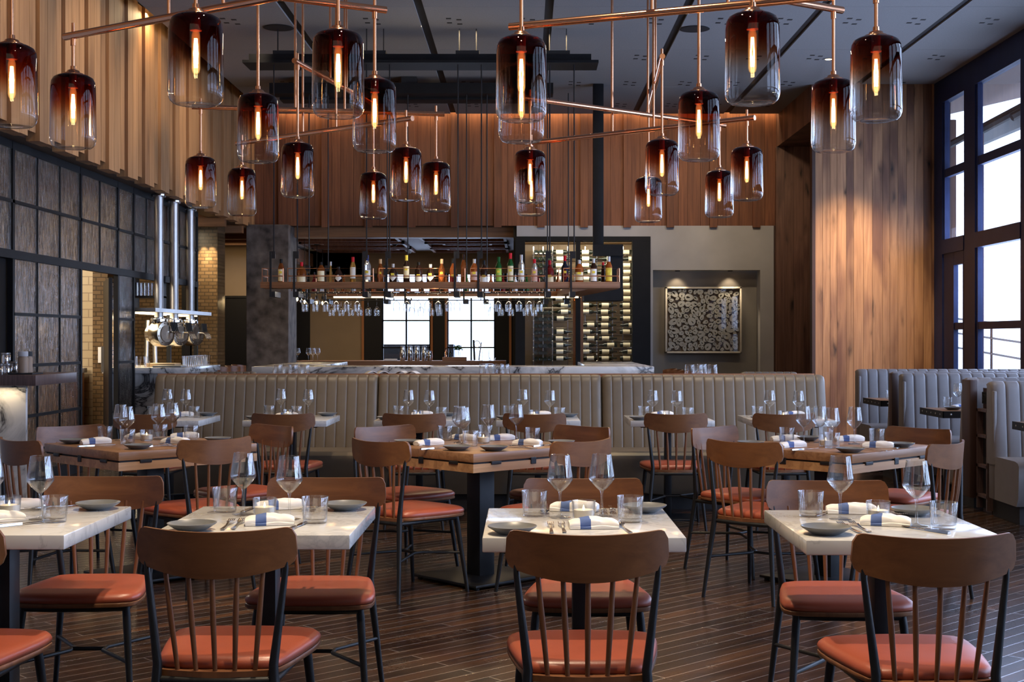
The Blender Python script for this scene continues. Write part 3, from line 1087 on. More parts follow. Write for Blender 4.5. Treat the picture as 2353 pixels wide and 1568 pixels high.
def make_wood_table():
    t = thing('wooden_table', '-', 'table')
    s = 0.427
    MB().rbox(-s, s, -s, s, .703, .75, 0.004).build('tabletop', M['table_wood'], t, 40)
    MB().box(-s + .01, s - .01, -s + .01, s - .01, .694, .7035).build('gap_shim', M['black'], t)
    for k in range(4):
        R = Matrix.Rotation(k * pi / 2, 4, 'Z')
        # each drop leaf mitred at 45 degrees
        vs = [(-s, -s, .65), (s, -s, .65), (s - .16, -s + .16, .65), (-s + .16, -s + .16, .65),
              (-s, -s, .694), (s, -s, .694), (s - .16, -s + .16, .694), (-s + .16, -s + .16, .694)]
        m = MB().add([tuple(R @ Vector(v)) for v in vs], [(0, 3, 2, 1), (4, 5, 6, 7), (0, 1, 5, 4), (1, 2, 6, 5), (2, 3, 7, 6), (3, 0, 4, 7)])
        lf = m.build('drop_leaf', M['leaf_wood'], t)
        for hx in (-0.27, 0.27):
            MB().rbox(hx - .035, hx + .035, -s - .006, -s + .01, .686, .703, 0.003, 2, R).build('hinge', M['blackened'], lf)
        MB().rbox(-.02, .02, -s - .004, -s + .01, .672, .708, 0.003, 2, R).build('latch', M['blackened'], lf)
    MB().rbox(-.055, .055, -.055, .055, .02, .69, 0.004).build('pedestal', M['black_metal'], t, 40)
    MB().rbox(-.27, .27, -.27, .27, .012, .028, 0.004).build('base_plate', M['black_metal'], t, 40)
    for a in (-1, 1):
        for b in (-1, 1):
            MB().lathe([(0, 0), (.015, 0), (.015, .014), (0, .014)], 10, (a * .24, b * .24, 0)).build('foot', M['black'], t)
    return t


wt = Maker(make_wood_table)
WTC = [(-2.12, 7.65), (-0.245, 7.55), (1.69, 7.51)]
for i, (x, y) in enumerate(WTC):
    wt((x, y, 0), q + (0.0, -0.03, -0.02)[i], 'square wooden drop-leaf table set cornerwise, ' + ('left', 'middle', 'right')[i] + ' one of three', 'wooden drop-leaf tables')

# ------------------------------------------------------------------ banquette and booths
def channel_back(x0, x1, ybot, ytop, z0, z1, thick, n, mat, name, parent, puff=0.0065, endr=0.05):
    """upholstered back facing -Y with vertical channels and a rolled top"""
    sub = 6
    prof = [(0.0, z0, 1.0)]
    hz = z1 - 0.06
    for k in range(1, 7):
        u = k / 6
        prof.append(((ytop - ybot) * u, z0 + (hz - z0) * u, 1.0))
    dy = ytop - ybot
    for k in range(1, 7):
        a = pi * k / 6
        rr = 0.06 if k <= 3 else 0.06
        yy = dy + thick / 2 - thick / 2 * cos(a)
        prof.append((yy, hz + 0.06 * sin(a) ** 0.8, max(0.0, 1.0 - k / 5.0)))
    prof.append((dy + thick, z0, 0.0))
    cols = n * sub
    rows = len(prof)
    vs, fs = [], []
    lat = (0.0, 0.05, 0.2, 0.5, 0.8, 0.95)
    hgt = (0.0, 0.72, 0.95, 1.0, 0.95, 0.72)
    for i in range(cols + 1):
        x = x0 + (x1 - x0) * (i // sub + lat[i % sub]) / n
        sc = puff * hgt[i % sub]
        e = max(0.0, endr - min(x - x0, x1 - x)) / endr
        er = endr * (1 - sqrt(max(0, 1 - e * e)))
        for yy, zz, w in prof:
            back = 1 if w == 0 else 0
            zadj = 0.35 * er if zz > hz else 0
            vs.append((x, ybot + yy - sc * w + er * (0.8 if not back else -0.0), zz + sc * 0.5 * (1 if 0 < w < 1 else 0) - zadj))
    for i in range(cols):
        for k in range(rows - 1):
            fs.append((i * rows + k, (i + 1) * rows + k, (i + 1) * rows + k + 1, i * rows + k + 1))
        fs.append((i * rows + rows - 1, (i + 1) * rows + rows - 1, (i + 1) * rows, i * rows))
    fs += [tuple(range(rows)), tuple(cols * rows + k for k in range(rows - 1, -1, -1))]
    return MB().add(vs, fs).build(name, mat, parent, 50)


secs = [-3.035, -1.200, 0.632, 2.475]
for i in range(3):
    x0, x1 = secs[i] + .003, secs[i + 1] - .003
    t = thing('banquette', 'taupe leather banquette bench with channelled back, %s section' % ('left', 'middle', 'right')[i], 'bench', (0, 0, 0), 0, 'banquette sections')
    channel_back(x0, x1, 10.93, 11.06, 0.42, 1.043, 0.16, 22, M['beige'], 'channel_backrest', t, endr=0.03 if i != 2 else 0.06)
    n = 20
    # seat with a rounded nose
    pr = [(10.98, .30), (10.98, .445), (10.93, .462), (10.50, .462), (10.44, .457), (10.40, .440), (10.395, .41), (10.42, .36), (10.50, .16), (10.52, .13), (10.98, .13)]
    vs = [(x0, y, z) for y, z in pr] + [(x1, y, z) for y, z in pr]
    m = len(pr)
    fs = [(k, (k + 1) % m, m + (k + 1) % m, m + k) for k in range(m)] + [tuple(range(m)), tuple(range(2 * m - 1, m - 1, -1))]
    MB().add(vs, fs).build('seat', M['beige'], t, 50)
    MB().box(x0, x1, 10.62, 11.2, 0, .13).build('plinth', M['plinth'], t)
    MB().box(x0, x1, 11.16, 11.24, 0.1, 1.0).build('back_panel', M['brown_trim'], t)
t = thing('drink_ledge', 'narrow copper-edged wooden drink ledge running behind the banquette', 'ledge', (0, 0, 0))
MB().rbox(secs[0] - .02, secs[3] - .06, 11.245, 11.56, 1.018, 1.0435, 0.003).build('ledge_top', M['shelf_wood'], t, 40)
MB().box(secs[0] + .05, secs[3] - .1, 11.3, 11.5, 0, 1.018).build('ledge_wall', M['brown_trim'], t)
MB().box(secs[0] - .02, secs[3] - .06, 11.236, 11.245, 1.02, 1.052).build('copper_edge', M['copper_wire'], t)
for (xx, rz, lb) in ((-2.62, 0.25, 'rounded taupe seat back behind the left end of the banquette'), (2.17, -0.12, 'rounded taupe seat back behind the right end of the banquette')):
    t = thing('curved_booth', lb, 'bench', (xx, 11.95, 0), rz, 'seats behind the banquette')
    channel_back(-0.25, 0.25, 0, 0.03, 0.3, 1.045, 0.12, 8, M['beige'], 'channel_backrest', t)
    MB().rbox(-.25, .25, .0, .4, .0, .31, .02).build('base', M['plinth'], t)

# window booths: back-to-back partitions perpendicular to the window wall
XB0, XB1 = 3.46, 5.50
BY = [14.1, 12.33, 10.09]
for i, y in enumerate(BY):
    t = thing('booth_bench', ('grey leather booth bench against the timber wall, farthest from us', 'grey leather booth bench in the middle of the window row',
                              'grey leather booth bench nearest us at the right edge')[i], 'bench', (0, 0, 0), 0, 'window booths')
    xs = XB0 + (0.03, 0, 0.045)[i]
    channel_back(xs, XB1, y - 0.02, y + 0.03, 0.40, 1.018, 0.11, 19, M['grey_leather'], 'channel_backrest', t, 0.011, 0.045)
    pr = [(y + .02, .30), (y + .02, .445), (y - .05, .462), (y - .42, .462), (y - .48, .452), (y - .50, .43), (y - .49, .20), (y - .45, .14), (y + .02, .14)]
    vs = [(xs + .01, a, b) for a, b in pr] + [(XB1, a, b) for a, b in pr]
    m = len(pr)
    MB().add(vs, [(k, (k + 1) % m, m + (k + 1) % m, m + k) for k in range(m)] + [tuple(range(m)), tuple(range(2 * m - 1, m - 1, -1))]).build('seat', M['grey_leather'], t, 50)
    MB().rbox(xs + .005, xs + .03, y + 0.0, y + .11, .14, 0.95, .008).build('end_panel', M['grey_leather'], t, 40)
    MB().box(xs + .06, XB1, y - .38, y + .18, 0, .14).build('plinth', M['plinth'], t)
    # the bench on the other side of the partition
    if i > 0:
        t2 = thing('booth_bench', ('', 'grey leather bench back turned away, behind the middle window booth',
                                   'grey leather bench back turned away, behind the nearest window booth')[i], 'bench', (0, y + (0, .62, .88)[i], 0), pi, 'window booths')
        channel_back(-XB1, -xs + 0.02, 0.12, 0.2, 0.40, 1.03, 0.14, 19, M['grey_leather'], 'channel_backrest', t2, 0.011, 0.045)
        MB().rbox(-XB1, -xs + .01, -.32, .16, .14, .46, .03, 3).build('seat', M['grey_leather'], t2, 50)
        MB().box(-XB1, -xs - .05, -.25, .3, 0, .14).build('plinth', M['plinth'], t2)
        MB().rbox(-xs - .03, -xs + .032, .255, .45 if i == 2 else .36, .1, 1.02, .008).build('end_panel', M['brown_trim'], t2, 40)  # dark end panel, with the aisle-side shade also put into its colour
# dark service cabinet between the benches nearest us
t = thing('service_cabinet', 'dark shelved cabinet with number plate between the nearest booth backs', 'cabinet', (0, 0, 0))
xs = XB0 + .06
MB().box(xs + .05, xs + .6, 10.30, 10.50, .0, .96).build('carcass', M['brown_trim'], t)
for z in (.12, .35, .58, .78):
    MB().box(xs + .0, xs + .06, 10.27, 10.505, z, z + .022).build('shelf', M['counter_wood'], t)
for yy in (10.275, 10.495):
    MB().box(xs + .0, xs + .06, yy - .012, yy + .012, .03, .80).build('side_post', M['counter_wood'], t)
MB().box(xs + .046, xs + .052, 10.28, 10.49, .03, .78).build('opening_back', M['black'], t)
pl = MB().rbox(xs + .03, xs + .05, 10.32, 10.47, .84, .93, .003).build('number_plate', M['frame_dark'], t)
cu = bpy.data.curves.new('number', 'FONT')
cu.body = '811'
cu.size = 0.075
cu.extrude = 0.002
cu.align_x = 'CENTER'
cu.align_y = 'CENTER'
tx = bpy.data.objects.new('number_tmp', cu)
COL.objects.link(tx)
dg = bpy.context.evaluated_depsgraph_get()
me = bpy.data.meshes.new_from_object(tx.evaluated_get(dg))
bpy.data.objects.remove(tx)
num = bpy.data.objects.new('number', me)
COL.objects.link(num)
me.materials.clear()
me.materials.append(M['black'])
num.parent = pl
num.location = (xs + .028, 10.395, .885)
num.rotation_euler = (pi / 2, 0, -pi / 2)


def booth_table(y0, y1, x0, lb):
    t = thing('booth_table', lb, 'table', (0, 0, 0), 0, 'booth tables')
    MB().rbox(x0, XR - .002, y0, y1, .70, .75, .004).build('tabletop', M['table_wood'], t, 40)
    e = MB().box(x0 - .006, XB1, y0 - .006, y0, .695, .752).box(x0 - .006, x0, y0 - .006, y1 + .006, .695, .752).build('steel_edge', M['blackened'], t)
    k = MB()
    for j in range(5):
        yy = y0 + .07 + j * (y1 - y0 - .14) / 4
        k.lathe([(0, .004), (.006, .002), (.008, 0)], 8, (0, 0, 0), Matrix.Translation((x0 - .006, yy, .724)) @ Matrix.Rotation(-pi / 2, 4, 'Y'))
    for j in range(12):
        xx = x0 + .06 + j * .17
        k.lathe([(0, .004), (.006, .002), (.008, 0)], 8, (0, 0, 0), Matrix.Translation((xx, y0 - .006, .724)) @ Matrix.Rotation(pi / 2, 4, 'X'))
    s = k.build('bolts', M['steel'], e, 60)
    return t


booth_table(12.85, 13.52, 3.40, 'dark-edged wooden booth table farthest from us')
booth_table(10.98, 11.61, 3.41, 'dark-edged wooden booth table in the middle booth')
booth_table(9.0, 9.66, 3.50, 'dark-edged wooden booth table at the right edge')
# ------------------------------------------------------------------ tableware
def make_wine_glass():
    t = thing('wine_glass', '-', 'wine glass')
    MB().lathe([(0, 0), (.036, 0), (.0375, .0012), (.034, .0026), (.016, .0045), (.006, .009), (.0042, .016), (.0038, .05), (.0042, .076), (.0065, .086), (.0, .087)], 28).build('stem', M['glass'], t, 50)
    MB().lathe([(.0, .0862), (.0075, .0875), (.020, .098), (.033, .1125), (.0415, .124), (.0435, .130), (.0425, .138), (.0375, .170), (.0322, .207), (.0318, .2085),
                (.0312, .2085), (.0310, .207), (.0363, .170), (.0413, .138), (.0422, .1305), (.0402, .125), (.0315, .1140), (.0185, .100), (.006, .0905), (.0, .0898)], 32).build('bowl', M['glass'], t, 50)
    return t


def make_tumbler():
    t = thing('tumbler', '-', 'tumbler')
    MB().lathe([(0, 0), (.0355, 0), (.0375, .002), (.0385, .006), (.0435, .0835), (.0430, .0845), (.0420, .0845), (.0415, .0835), (.0368, .014), (.034, .0115), (0, .0105)], 32).build('tumbler_wall', M['glass'], t, 50)
    return t


def make_votive():
    t = thing('votive_candle', '-', 'candle')
    MB().lathe([(0, 0), (.033, 0), (.035, .003), (.0395, .061), (.0395, .063), (.037, .063), (.0365, .061), (.0325, .007), (0, .006)], 28).build('glass_holder', M['glass'], t, 50)
    MB().lathe([(0, .008), (.030, .008), (.0318, .012), (.0330, .033), (.031, .0335), (.012, .0325), (0, .0325)], 24).build('wax', M['wax'], t, 50)
    MB().lathe([(0, .0325), (.0025, .0345), (.0034, .0375), (.0022, .043), (.0007, .048), (0, .049)], 10).build('flame', M['flame'], t, 60)
    return t


def make_plate():
    t = thing('side_plate', '-', 'plate')
    MB().lathe([(0, .003), (.030, .003), (.038, 0), (.042, .002), (.050, .006), (.072, .0195), (.0755, .0235), (.0757, .0248), (.0735, .0255), (.066, .020), (.050, .0125), (.030, .0105), (0, .0105)], 40).build('dish', M['plate'], t, 40)
    return t


def make_fork():
    t = thing('fork', '-', 'fork')
    def lam(outline, z0, z1):
        pass
    # side curve: handle resting, neck raised, tines dipping
    mb = MB()
    sec = [(-.095, .0065, .003), (-.06, .0055, .0025), (-.01, .003, .004), (.02, .0032, .009), (.035, .008, .010), (.046, .0105, .008)]
    rings = [[(-w, y, z), (w, y, z), (w, y, z + .0022), (-w, y, z + .0022)] for y, w, z in sec]
    mb.loft(rings)
    for i in range(4):
        x = -.0088 + i * .00587
        mb.loft([[(x - .0016, y, z), (x + .0016, y, z), (x + .0016, y, z + .0018), (x - .0016, y, z + .0018)] for y, z in ((.044, .008), (.07, .006), (.096, .010))])
    mb.build('fork_body', M['cutlery'], t, 40)
    return t


def make_knife():
    t = thing('knife', '-', 'knife')
    mb = MB()
    mb.loft([[(-w, y, 0.001), (w, y, 0.001), (w * .8, y, h), (-w * .8, y, h)] for y, w, h in ((-.105, .008, .007), (-.10, .0085, .0085), (-.03, .007, .0085), (-.012, .005, .008))])
    mb.build('handle', M['cutlery'], t, 40)
    MB().loft([[(-.006, y, 0.0035), (w, y, 0.0035), (w, y, .0048), (-.006 + .001, y, .0055)] for y, w in ((-.014, .004), (.02, .009), (.07, .0095), (.095, .006), (.108, -.003))]).build('blade', M['cutlery'], t, 40)
    return t


def make_spoon():
    t = thing('spoon', '-', 'spoon')
    mb = MB()
    mb.loft([[(-w, y, z), (w, y, z), (w, y, z + .0022), (-w, y, z + .0022)] for y, w, z in ((-.09, .0065, .002), (-.05, .005, .002), (0, .003, .004), (.03, .003, .009))])
    n = 12
    vs, fs = [], []
    for j in range(5):
        r = j / 4
        for i in range(n):
            a = 2 * pi * i / n
            vs.append((.0155 * r * cos(a), .058 + .027 * r * sin(a), .002 + .008 * r * r))
    for j in range(4):
        for i in range(n):
            fs.append((j * n + i, j * n + (i + 1) % n, (j + 1) * n + (i + 1) % n, (j + 1) * n + i))
    vs2 = [(x, y, z + .0015) for x, y, z in vs]
    mb.add(vs, fs).add(vs2, fs)
    mb.build('spoon_body', M['cutlery'], t, 50)
    return t


def napkin_fn(lx, ly, h, seed, taper=0.0):
    def fn():
        t = thing('napkin', '-', 'napkin')
        rnd = random.Random(seed)
        n = 22
        rings = []
        for i in range(n + 1):
            u = -1 + 2 * i / n
            x = u * lx / 2
            w = ly / 2 * (1 - taper * (u + 1) / 2) * (0.98 + .02 * sin(3 * u + seed))
            hh = h * (0.95 + .10 * sin(2.2 * u + seed * 1.7)) * (1 - .25 * abs(u) ** 6)
            yo = .006 * sin(2.3 * u + seed)
            ring = []
            for k in range(18):
                a = 2 * pi * k / 18
                c, s = cos(a), sin(a)
                yy = yo + w * math.copysign(abs(c) ** 0.6, c)
                zz = hh / 2 + hh / 2 * math.copysign(abs(s) ** 0.75, s)
                if s > 0:
                    zz += .003 * sin(5 * c + 6 * u) * (1 - abs(u) ** 4)
                ring.append((x, yy, max(0.0, zz)))
            rings.append(ring)
        MB().loft(rings).build('folded_cloth', M['linen'], t, 50)
        # the visible inner fold along the side
        rings = []
        for i in range(n + 1):
            u = -1 + 2 * i / n
            x = u * lx * .49
            w = ly / 2 * (1 - taper * (u + 1) / 2)
            rings.append([(x, -w * 1.06, .001), (x, -w * .7, .0), (x, -w * .7, h * .42), (x, -w * 1.08, h * .30 + .002 * sin(5 * u))])
        MB().loft(rings).build('fold', M['linen'], t, 60)
        return t
    return Maker(fn)


wine, tumbler, votive, plate = Maker(make_wine_glass), Maker(make_tumbler), Maker(make_votive), Maker(make_plate)
fork, knife, spoon = Maker(make_fork), Maker(make_knife), Maker(make_spoon)
nap_a, nap_b = napkin_fn(.155, .085, .030, 1), napkin_fn(.165, .062, .034, 4, .15)

T1, T2, T3, T4 = 'front table cut off at left', 'second front marble table from left', 'third front marble table from left', 'rightmost front marble table'
ORD = {1: ['only'], 2: ['left', 'right'], 3: ['left', 'middle', 'right'], 4: ['leftmost', 'second', 'third', 'rightmost'],
       5: ['leftmost', 'second', 'middle', 'fourth', 'rightmost']}
ZT = 0.7503
PLACED = []
# kind, px, py, height at which that pixel was read, rotation
KN = {'w': (wine, 'stemmed wine glass', 'wine glasses on the tables'), 't': (tumbler, 'clear water tumbler', 'tumblers on the tables'),
      'c': (votive, 'lit votive candle in clear glass', 'candles on the tables'), 'p': (plate, 'slate grey side plate', 'side plates'),
      'f': (fork, 'steel fork', 'forks'), 'k': (knife, 'steel knife', 'knives'), 's': (spoon, 'steel spoon', 'spoons'),
      'n': (nap_a, 'folded white napkin with blue stripe', 'napkins'), 'm': (nap_b, 'rolled white napkin with blue stripe', 'napkins')}


def fit(table, x, y, m):
    """keep a piece wholly on its table top"""
    for names, cs in (((T1, T2, T3, T4), FTC), (BT, BTC)):
        if table in names:
            cx, cy = cs[list(names).index(table)]
            return (min(max(x, cx - .305 + m), cx + .305 - m), min(max(y, cy - .35 + m), cy + .35 - m))
    if table in WT:
        cx, cy = WTC[WT.index(table)]
        a = q + (0.0, -0.03, -0.02)[WT.index(table)]
        dx, dy = x - cx, y - cy
        u, v = dx * cos(a) + dy * sin(a), -dx * sin(a) + dy * cos(a)
        L = .427 - m
        u, v = min(max(u, -L), L), min(max(v, -L), L)
        return (cx + u * cos(a) - v * sin(a), cy + u * sin(a) + v * cos(a))
    return (x, y)


MARG = {'w': .045, 't': .05, 'c': .05, 'p': .072, 'n': .075, 'm': .075, 'f': .06, 'k': .06, 's': .06}


def lay(table, items):
    by = {}
    for it in items:
        k = it[0]
        z = {'w': 0.75, 'p': 0.774}.get(k, 0.75)
        if len(it) > 4:
            z = it[4]
        x, y = fit(table, *on(it[1], it[2], z), MARG[k])
        key = 'n' if k == 'm' else k
        by.setdefault(key, []).append((it[1], x, y, k, it[3] if len(it) > 3 else 0.0))
    # let neighbouring pieces stand clear of each other
    RAD = {'w': .040, 't': .0445, 'c': .041, 'p': .077, 'n': .052, 'm': .050}
    P = [[k, x, y, RAD[k], px, rz] for key, L in by.items() for (px, x, y, k, rz) in L if k in RAD]
    for _ in range(40):
        for i in range(len(P)):
            for j in range(i):
                a, b = P[i], P[j]
                dx, dy = a[1] - b[1], a[2] - b[2]
                dd, need = sqrt(dx * dx + dy * dy) + 1e-6, a[3] + b[3] + .003
                if dd < need:
                    s = (need - dd) / dd / 2
                    a[1] += dx * s
                    a[2] += dy * s
                    b[1] -= dx * s
                    b[2] -= dy * s
        for a in P:
            a[1], a[2] = fit(table, a[1], a[2], MARG[a[0]])
    for key in by:
        by[key] = [(p[4], p[1], p[2], p[0], p[5]) for p in P if ('n' if p[0] == 'm' else p[0]) == key] or by[key]
    for key, L in by.items():
        L.sort()
        words = ORD[len(L)] if len(L) in ORD else [str(i) for i in range(len(L))]
        for wd, (px, x, y, k, rz) in zip(words, L):
            mk, nm, g = KN[k]
            if len(L) == 1:
                lb = '%s on the %s' % (nm, table)
            else:
                lb = '%s %s on the %s' % (wd, nm, table)
            mk((x, y, ZT), rz, lb, g)


lay(T1, [('w', -18, 1190), ('w', 93, 1194), ('t', 125, 1200), ('c', 18, 1184), ('p', 225, 1155), ('n', -2, 1198, .5), ('k', 58, 1206, -.75),
         ('m', 72, 1160, .35), ('f', 122, 1164, 2.7), ('f', 140, 1165, 2.6), ('k', 40, 1172, 2.5)])
lay(T2, [('p', 441, 1202), ('f', 522, 1210, .05), ('f', 546, 1209, .05), ('n', 620, 1205, .18), ('k', 683, 1212, -.12), ('t', 724, 1202), ('w', 665, 1194),
         ('c', 608, 1188), ('w', 559, 1183), ('t', 517, 1177), ('m', 655, 1163, .3), ('k', 578, 1171, 3.0), ('p', 793, 1156), ('f', 715, 1164, 3.1), ('f', 732, 1164, 3.1)])
lay(T3, [('p', 1177, 1209), ('f', 1266, 1217), ('f', 1293, 1216, .03), ('n', 1363, 1213, .05), ('s', 1434, 1217, .15), ('t', 1448, 1200), ('w', 1287, 1190),
         ('w', 1383, 1188), ('t', 1228, 1186), ('c', 1341, 1195), ('m', 1320, 1174, -.25), ('s', 1257, 1176, 3.0), ('f', 1385, 1174, 3.14), ('f', 1405, 1173, 3.14), ('p', 1495, 1161)])
lay(T4, [('p', 1898, 1210), ('f', 1952, 1217, .1), ('f', 1976, 1215, .06), ('n', 2050, 1207, -.3), ('k', 2120, 1219, .55), ('t', 2168, 1216), ('w', 2091, 1209),
         ('w', 1931, 1194), ('c', 2018, 1196), ('t', 1863, 1187), ('m', 1956, 1180, -.15), ('k', 1898, 1181, 2.6), ('f', 2052, 1180, 3.2), ('f', 2064, 1180, 3.2), ('p', 2100, 1168)])
lay('left wooden table', [('p', 167, 1010), ('p', 318, 1022), ('p', 500, 1006), ('m', 220, 1020, .6), ('m', 258, 1003, -.5), ('m', 403, 1019, -.4), ('m', 470, 1004, .2),
                          ('t', 237, 1012), ('t', 293, 1021), ('t', 369, 1008), ('t', 439, 1011), ('c', 337, 1013), ('w', 277, 1012), ('w', 292, 1019), ('w', 365, 1010), ('w', 399, 1006),
                          ('k', 222, 1026, -.9), ('f', 385, 1026, .7), ('f', 398, 1026, .7), ('k', 355, 1027, -.8)])
lay('middle wooden table', [('p', 937, 1012), ('p', 1050, 1025), ('p', 1136, 1026), ('p', 1290, 1013), ('t', 1016, 1012), ('t', 1081, 1026), ('t', 1124, 1011), ('t', 1224, 1017),
                            ('c', 1111, 1019), ('w', 1056, 1018), ('w', 1064, 1022), ('w', 1124, 1013), ('w', 1174, 1011), ('m', 985, 1023, .6), ('m', 1032, 1008, -.5), ('m', 1212, 1023, -.4), ('m', 1196, 1009, .3),
                            ('f', 962, 1024, .8), ('f', 1196, 1030, .75), ('f', 1206, 1030, .75), ('k', 1000, 1032, -.8), ('k', 1252, 1025, -.7)])
lay('right wooden table', [('p', 1725, 1015), ('p', 1967, 1031), ('p', 2065, 1019), ('p', 1853, 1005), ('t', 1808, 1017), ('t', 1882, 1016), ('t', 1912, 1030), ('t', 2015, 1020),
                           ('c', 1898, 1026), ('w', 1846, 1016), ('w', 1888, 1017), ('w', 1912, 1024), ('w', 1964, 1021), ('m', 1795, 1012, .1), ('m', 1820, 1028, .5), ('m', 1952, 1014, .1), ('m', 2035, 1029, -.35),
                           ('k', 1850, 1034, -.95), ('f', 2000, 1036, .8), ('f', 2018, 1035, .8), ('k', 2075, 1029, -.6)])
BP = [  # wine, tumblers, candle, plates per banquette table
    [('w', 385, 895, 0, .957), ('w', 429, 896, 0, .957), ('t', 445, 934, 0, .834), ('p', 479, 948), ('m', 420, 957, .2), ('t', 352, 934, 0, .834), ('c', 402, 942, 0, .812)],
    [('w', 641, 895, 0, .957), ('w', 703, 896, 0, .957), ('t', 629, 932, 0, .834), ('t', 677, 934, 0, .834), ('c', 671, 941, 0, .812), ('p', 752, 949), ('p', 583, 957), ('m', 655, 958, .1)],
    [('w', 939, 897, 0, .957), ('w', 987, 898, 0, .957), ('t', 916, 933, 0, .834), ('t', 1013, 936, 0, .834), ('c', 962, 943, 0, .812), ('p', 1030, 949), ('m', 975, 952, .1), ('p', 889, 958)],
    [('w', 1201, 896, 0, .957), ('w', 1264, 898, 0, .957), ('t', 1168, 933, 0, .834), ('t', 1286, 937, 0, .834), ('c', 1228, 943, 0, .812), ('p', 1308, 951), ('m', 1240, 952, .1), ('p', 1163, 957)],
    [('w', 1500, 898, 0, .957), ('w', 1556, 899, 0, .957), ('t', 1479, 934, 0, .834), ('t', 1580, 937, 0, .834), ('c', 1527, 944, 0, .812), ('p', 1468, 960), ('m', 1517, 953, .1), ('p', 1600, 953)],
    [('w', 1769, 898, 0, .957), ('w', 1835, 899, 0, .957), ('t', 1740, 934, 0, .834), ('t', 1866, 937, 0, .834), ('c', 1800, 945, 0, .812), ('p', 1735, 961), ('m', 1810, 952, .1), ('p', 1845, 953)]]
for nm, it in zip(BT, BP):
    lay(nm, it)
lay('farthest booth table', [('t', 2052, 917), ('p', 2060, 911), ('w', 2064, 916)])
lay('middle booth table', [('t', 2177, 935), ('p', 2190, 936), ('w', 2201, 936), ('n', 2206, 938, .4)])

# tumblers turned over on the drink ledge
def ledge_tumbler(px, py, lb):
    x, y = on(px, py, 1.0435)
    y = min(max(y, 11.30), 11.50)
    x = xat(px, y)
    r = tumbler((x, y, 1.0435 + .0845), 0, lb, 'upturned tumblers')
    r.rotation_euler = (pi, 0, 0)


for px, py, w in ((638, 860, 'leftmost'), (660, 859, 'second from left'), (674, 860, 'third from left'), (701, 860, 'fourth from left'),
                  (1112, 860, 'fifth from left'), (1126, 859, 'sixth from left'), (1148, 860, 'seventh from left'), (1160, 859, 'eighth from left'),
                  (1585, 861, 'ninth from left'), (1604, 861, 'tenth from left'), (1613, 859, 'third from right end'), (1637, 861, 'rightmost')):
    if px == 1613:
        w = 'second from right'
    if px == 1604:
        w = 'third from right'
    if px == 1585:
        w = 'fourth from right'
    ledge_tumbler(px, py, 'upturned tumbler on the ledge behind the banquette, ' + w)
for k, (px, w) in enumerate(((866, 'left'), (936, 'right'))):
    t = thing('menu', 'open paper menu on the ledge behind the banquette, %s of two' % w, 'menu', (xat(px, 11.4), 11.4, 1.046), .3 - .5 * k, 'open menus')
    for s in (-1, 1):
        n = 8
        vs = []
        for i in range(n + 1):
            u = i / n
            z = .028 * sin(pi * min(1, u * 1.1)) * (1 - .3 * u) + .001
            vs += [(s * u * .11, -.06, z), (s * u * .11, .06, z), (s * u * .11, .06, max(0, z - .006)), (s * u * .11, -.06, max(0, z - .006))]
        fs = [(4 * i + k2, 4 * i + (k2 + 1) % 4, 4 * i + 4 + (k2 + 1) % 4, 4 * i + 4 + k2) for i in range(n) for k2 in range(4)]
        MB().add(vs, fs).build('page', M['paper'], t, 60)
# ------------------------------------------------------------------ copper chandeliers with amber glass cylinders
ZB = 2.19                       # underside of every glass
TIERS = (2.692, 2.838, 3.0)


def pend(px, yb):
    d = F * (ZB - H) / (VY - yb)
    return (xat(px, d), d)


SH = {}


def shade_meshes():
    mb = MB()
    prof = [(0, 0.003), (.045, .0035), (.068, 0.0), (.080, .003), (.092, .014), (.0985, .032), (.100, .05), (.0985, .16), (.097, .27), (.094, .295), (.085, .312), (.068, .322), (.04, .326), (.022, .327)]
    SH['glass_shade'] = mb.lathe(prof, 40).build('glass_shade', M['amber'], None, 50)
    SH['cap'] = MB().lathe([(.0, .322), (.046, .323), (.047, .327), (.044, .332), (.030, .336), (.026, .345), (.013, .350), (.012, .365), (0, .366)], 28).build('cap', M['copper'], None, 50)
    SH['socket'] = MB().lathe([(0, .323), (.017, .323), (.017, .272), (.021, .272), (.021, .268), (0, .268)], 18).build('socket', M['socket'], None, 40)
    SH['bulb'] = MB().lathe([(.012, .268), (.0165, .25), (.0165, .13), (.013, .116), (.006, .111), (0, .110)], 18).build('bulb', M['bulb_glass'], None, 60)
    fm = MB()
    for k in range(4):
        a = k * pi / 2 + .4
        fm.tube([(.004 * cos(a), .004 * sin(a), .24), (.0075 * cos(a + .3), .0075 * sin(a + .3), .185), (.005 * cos(a + .5), .005 * sin(a + .5), .135)], 0.0024, 6)
    SH['filament'] = fm.build('filament', M['filament'], None, 60)


shade_meshes()
first = [True]


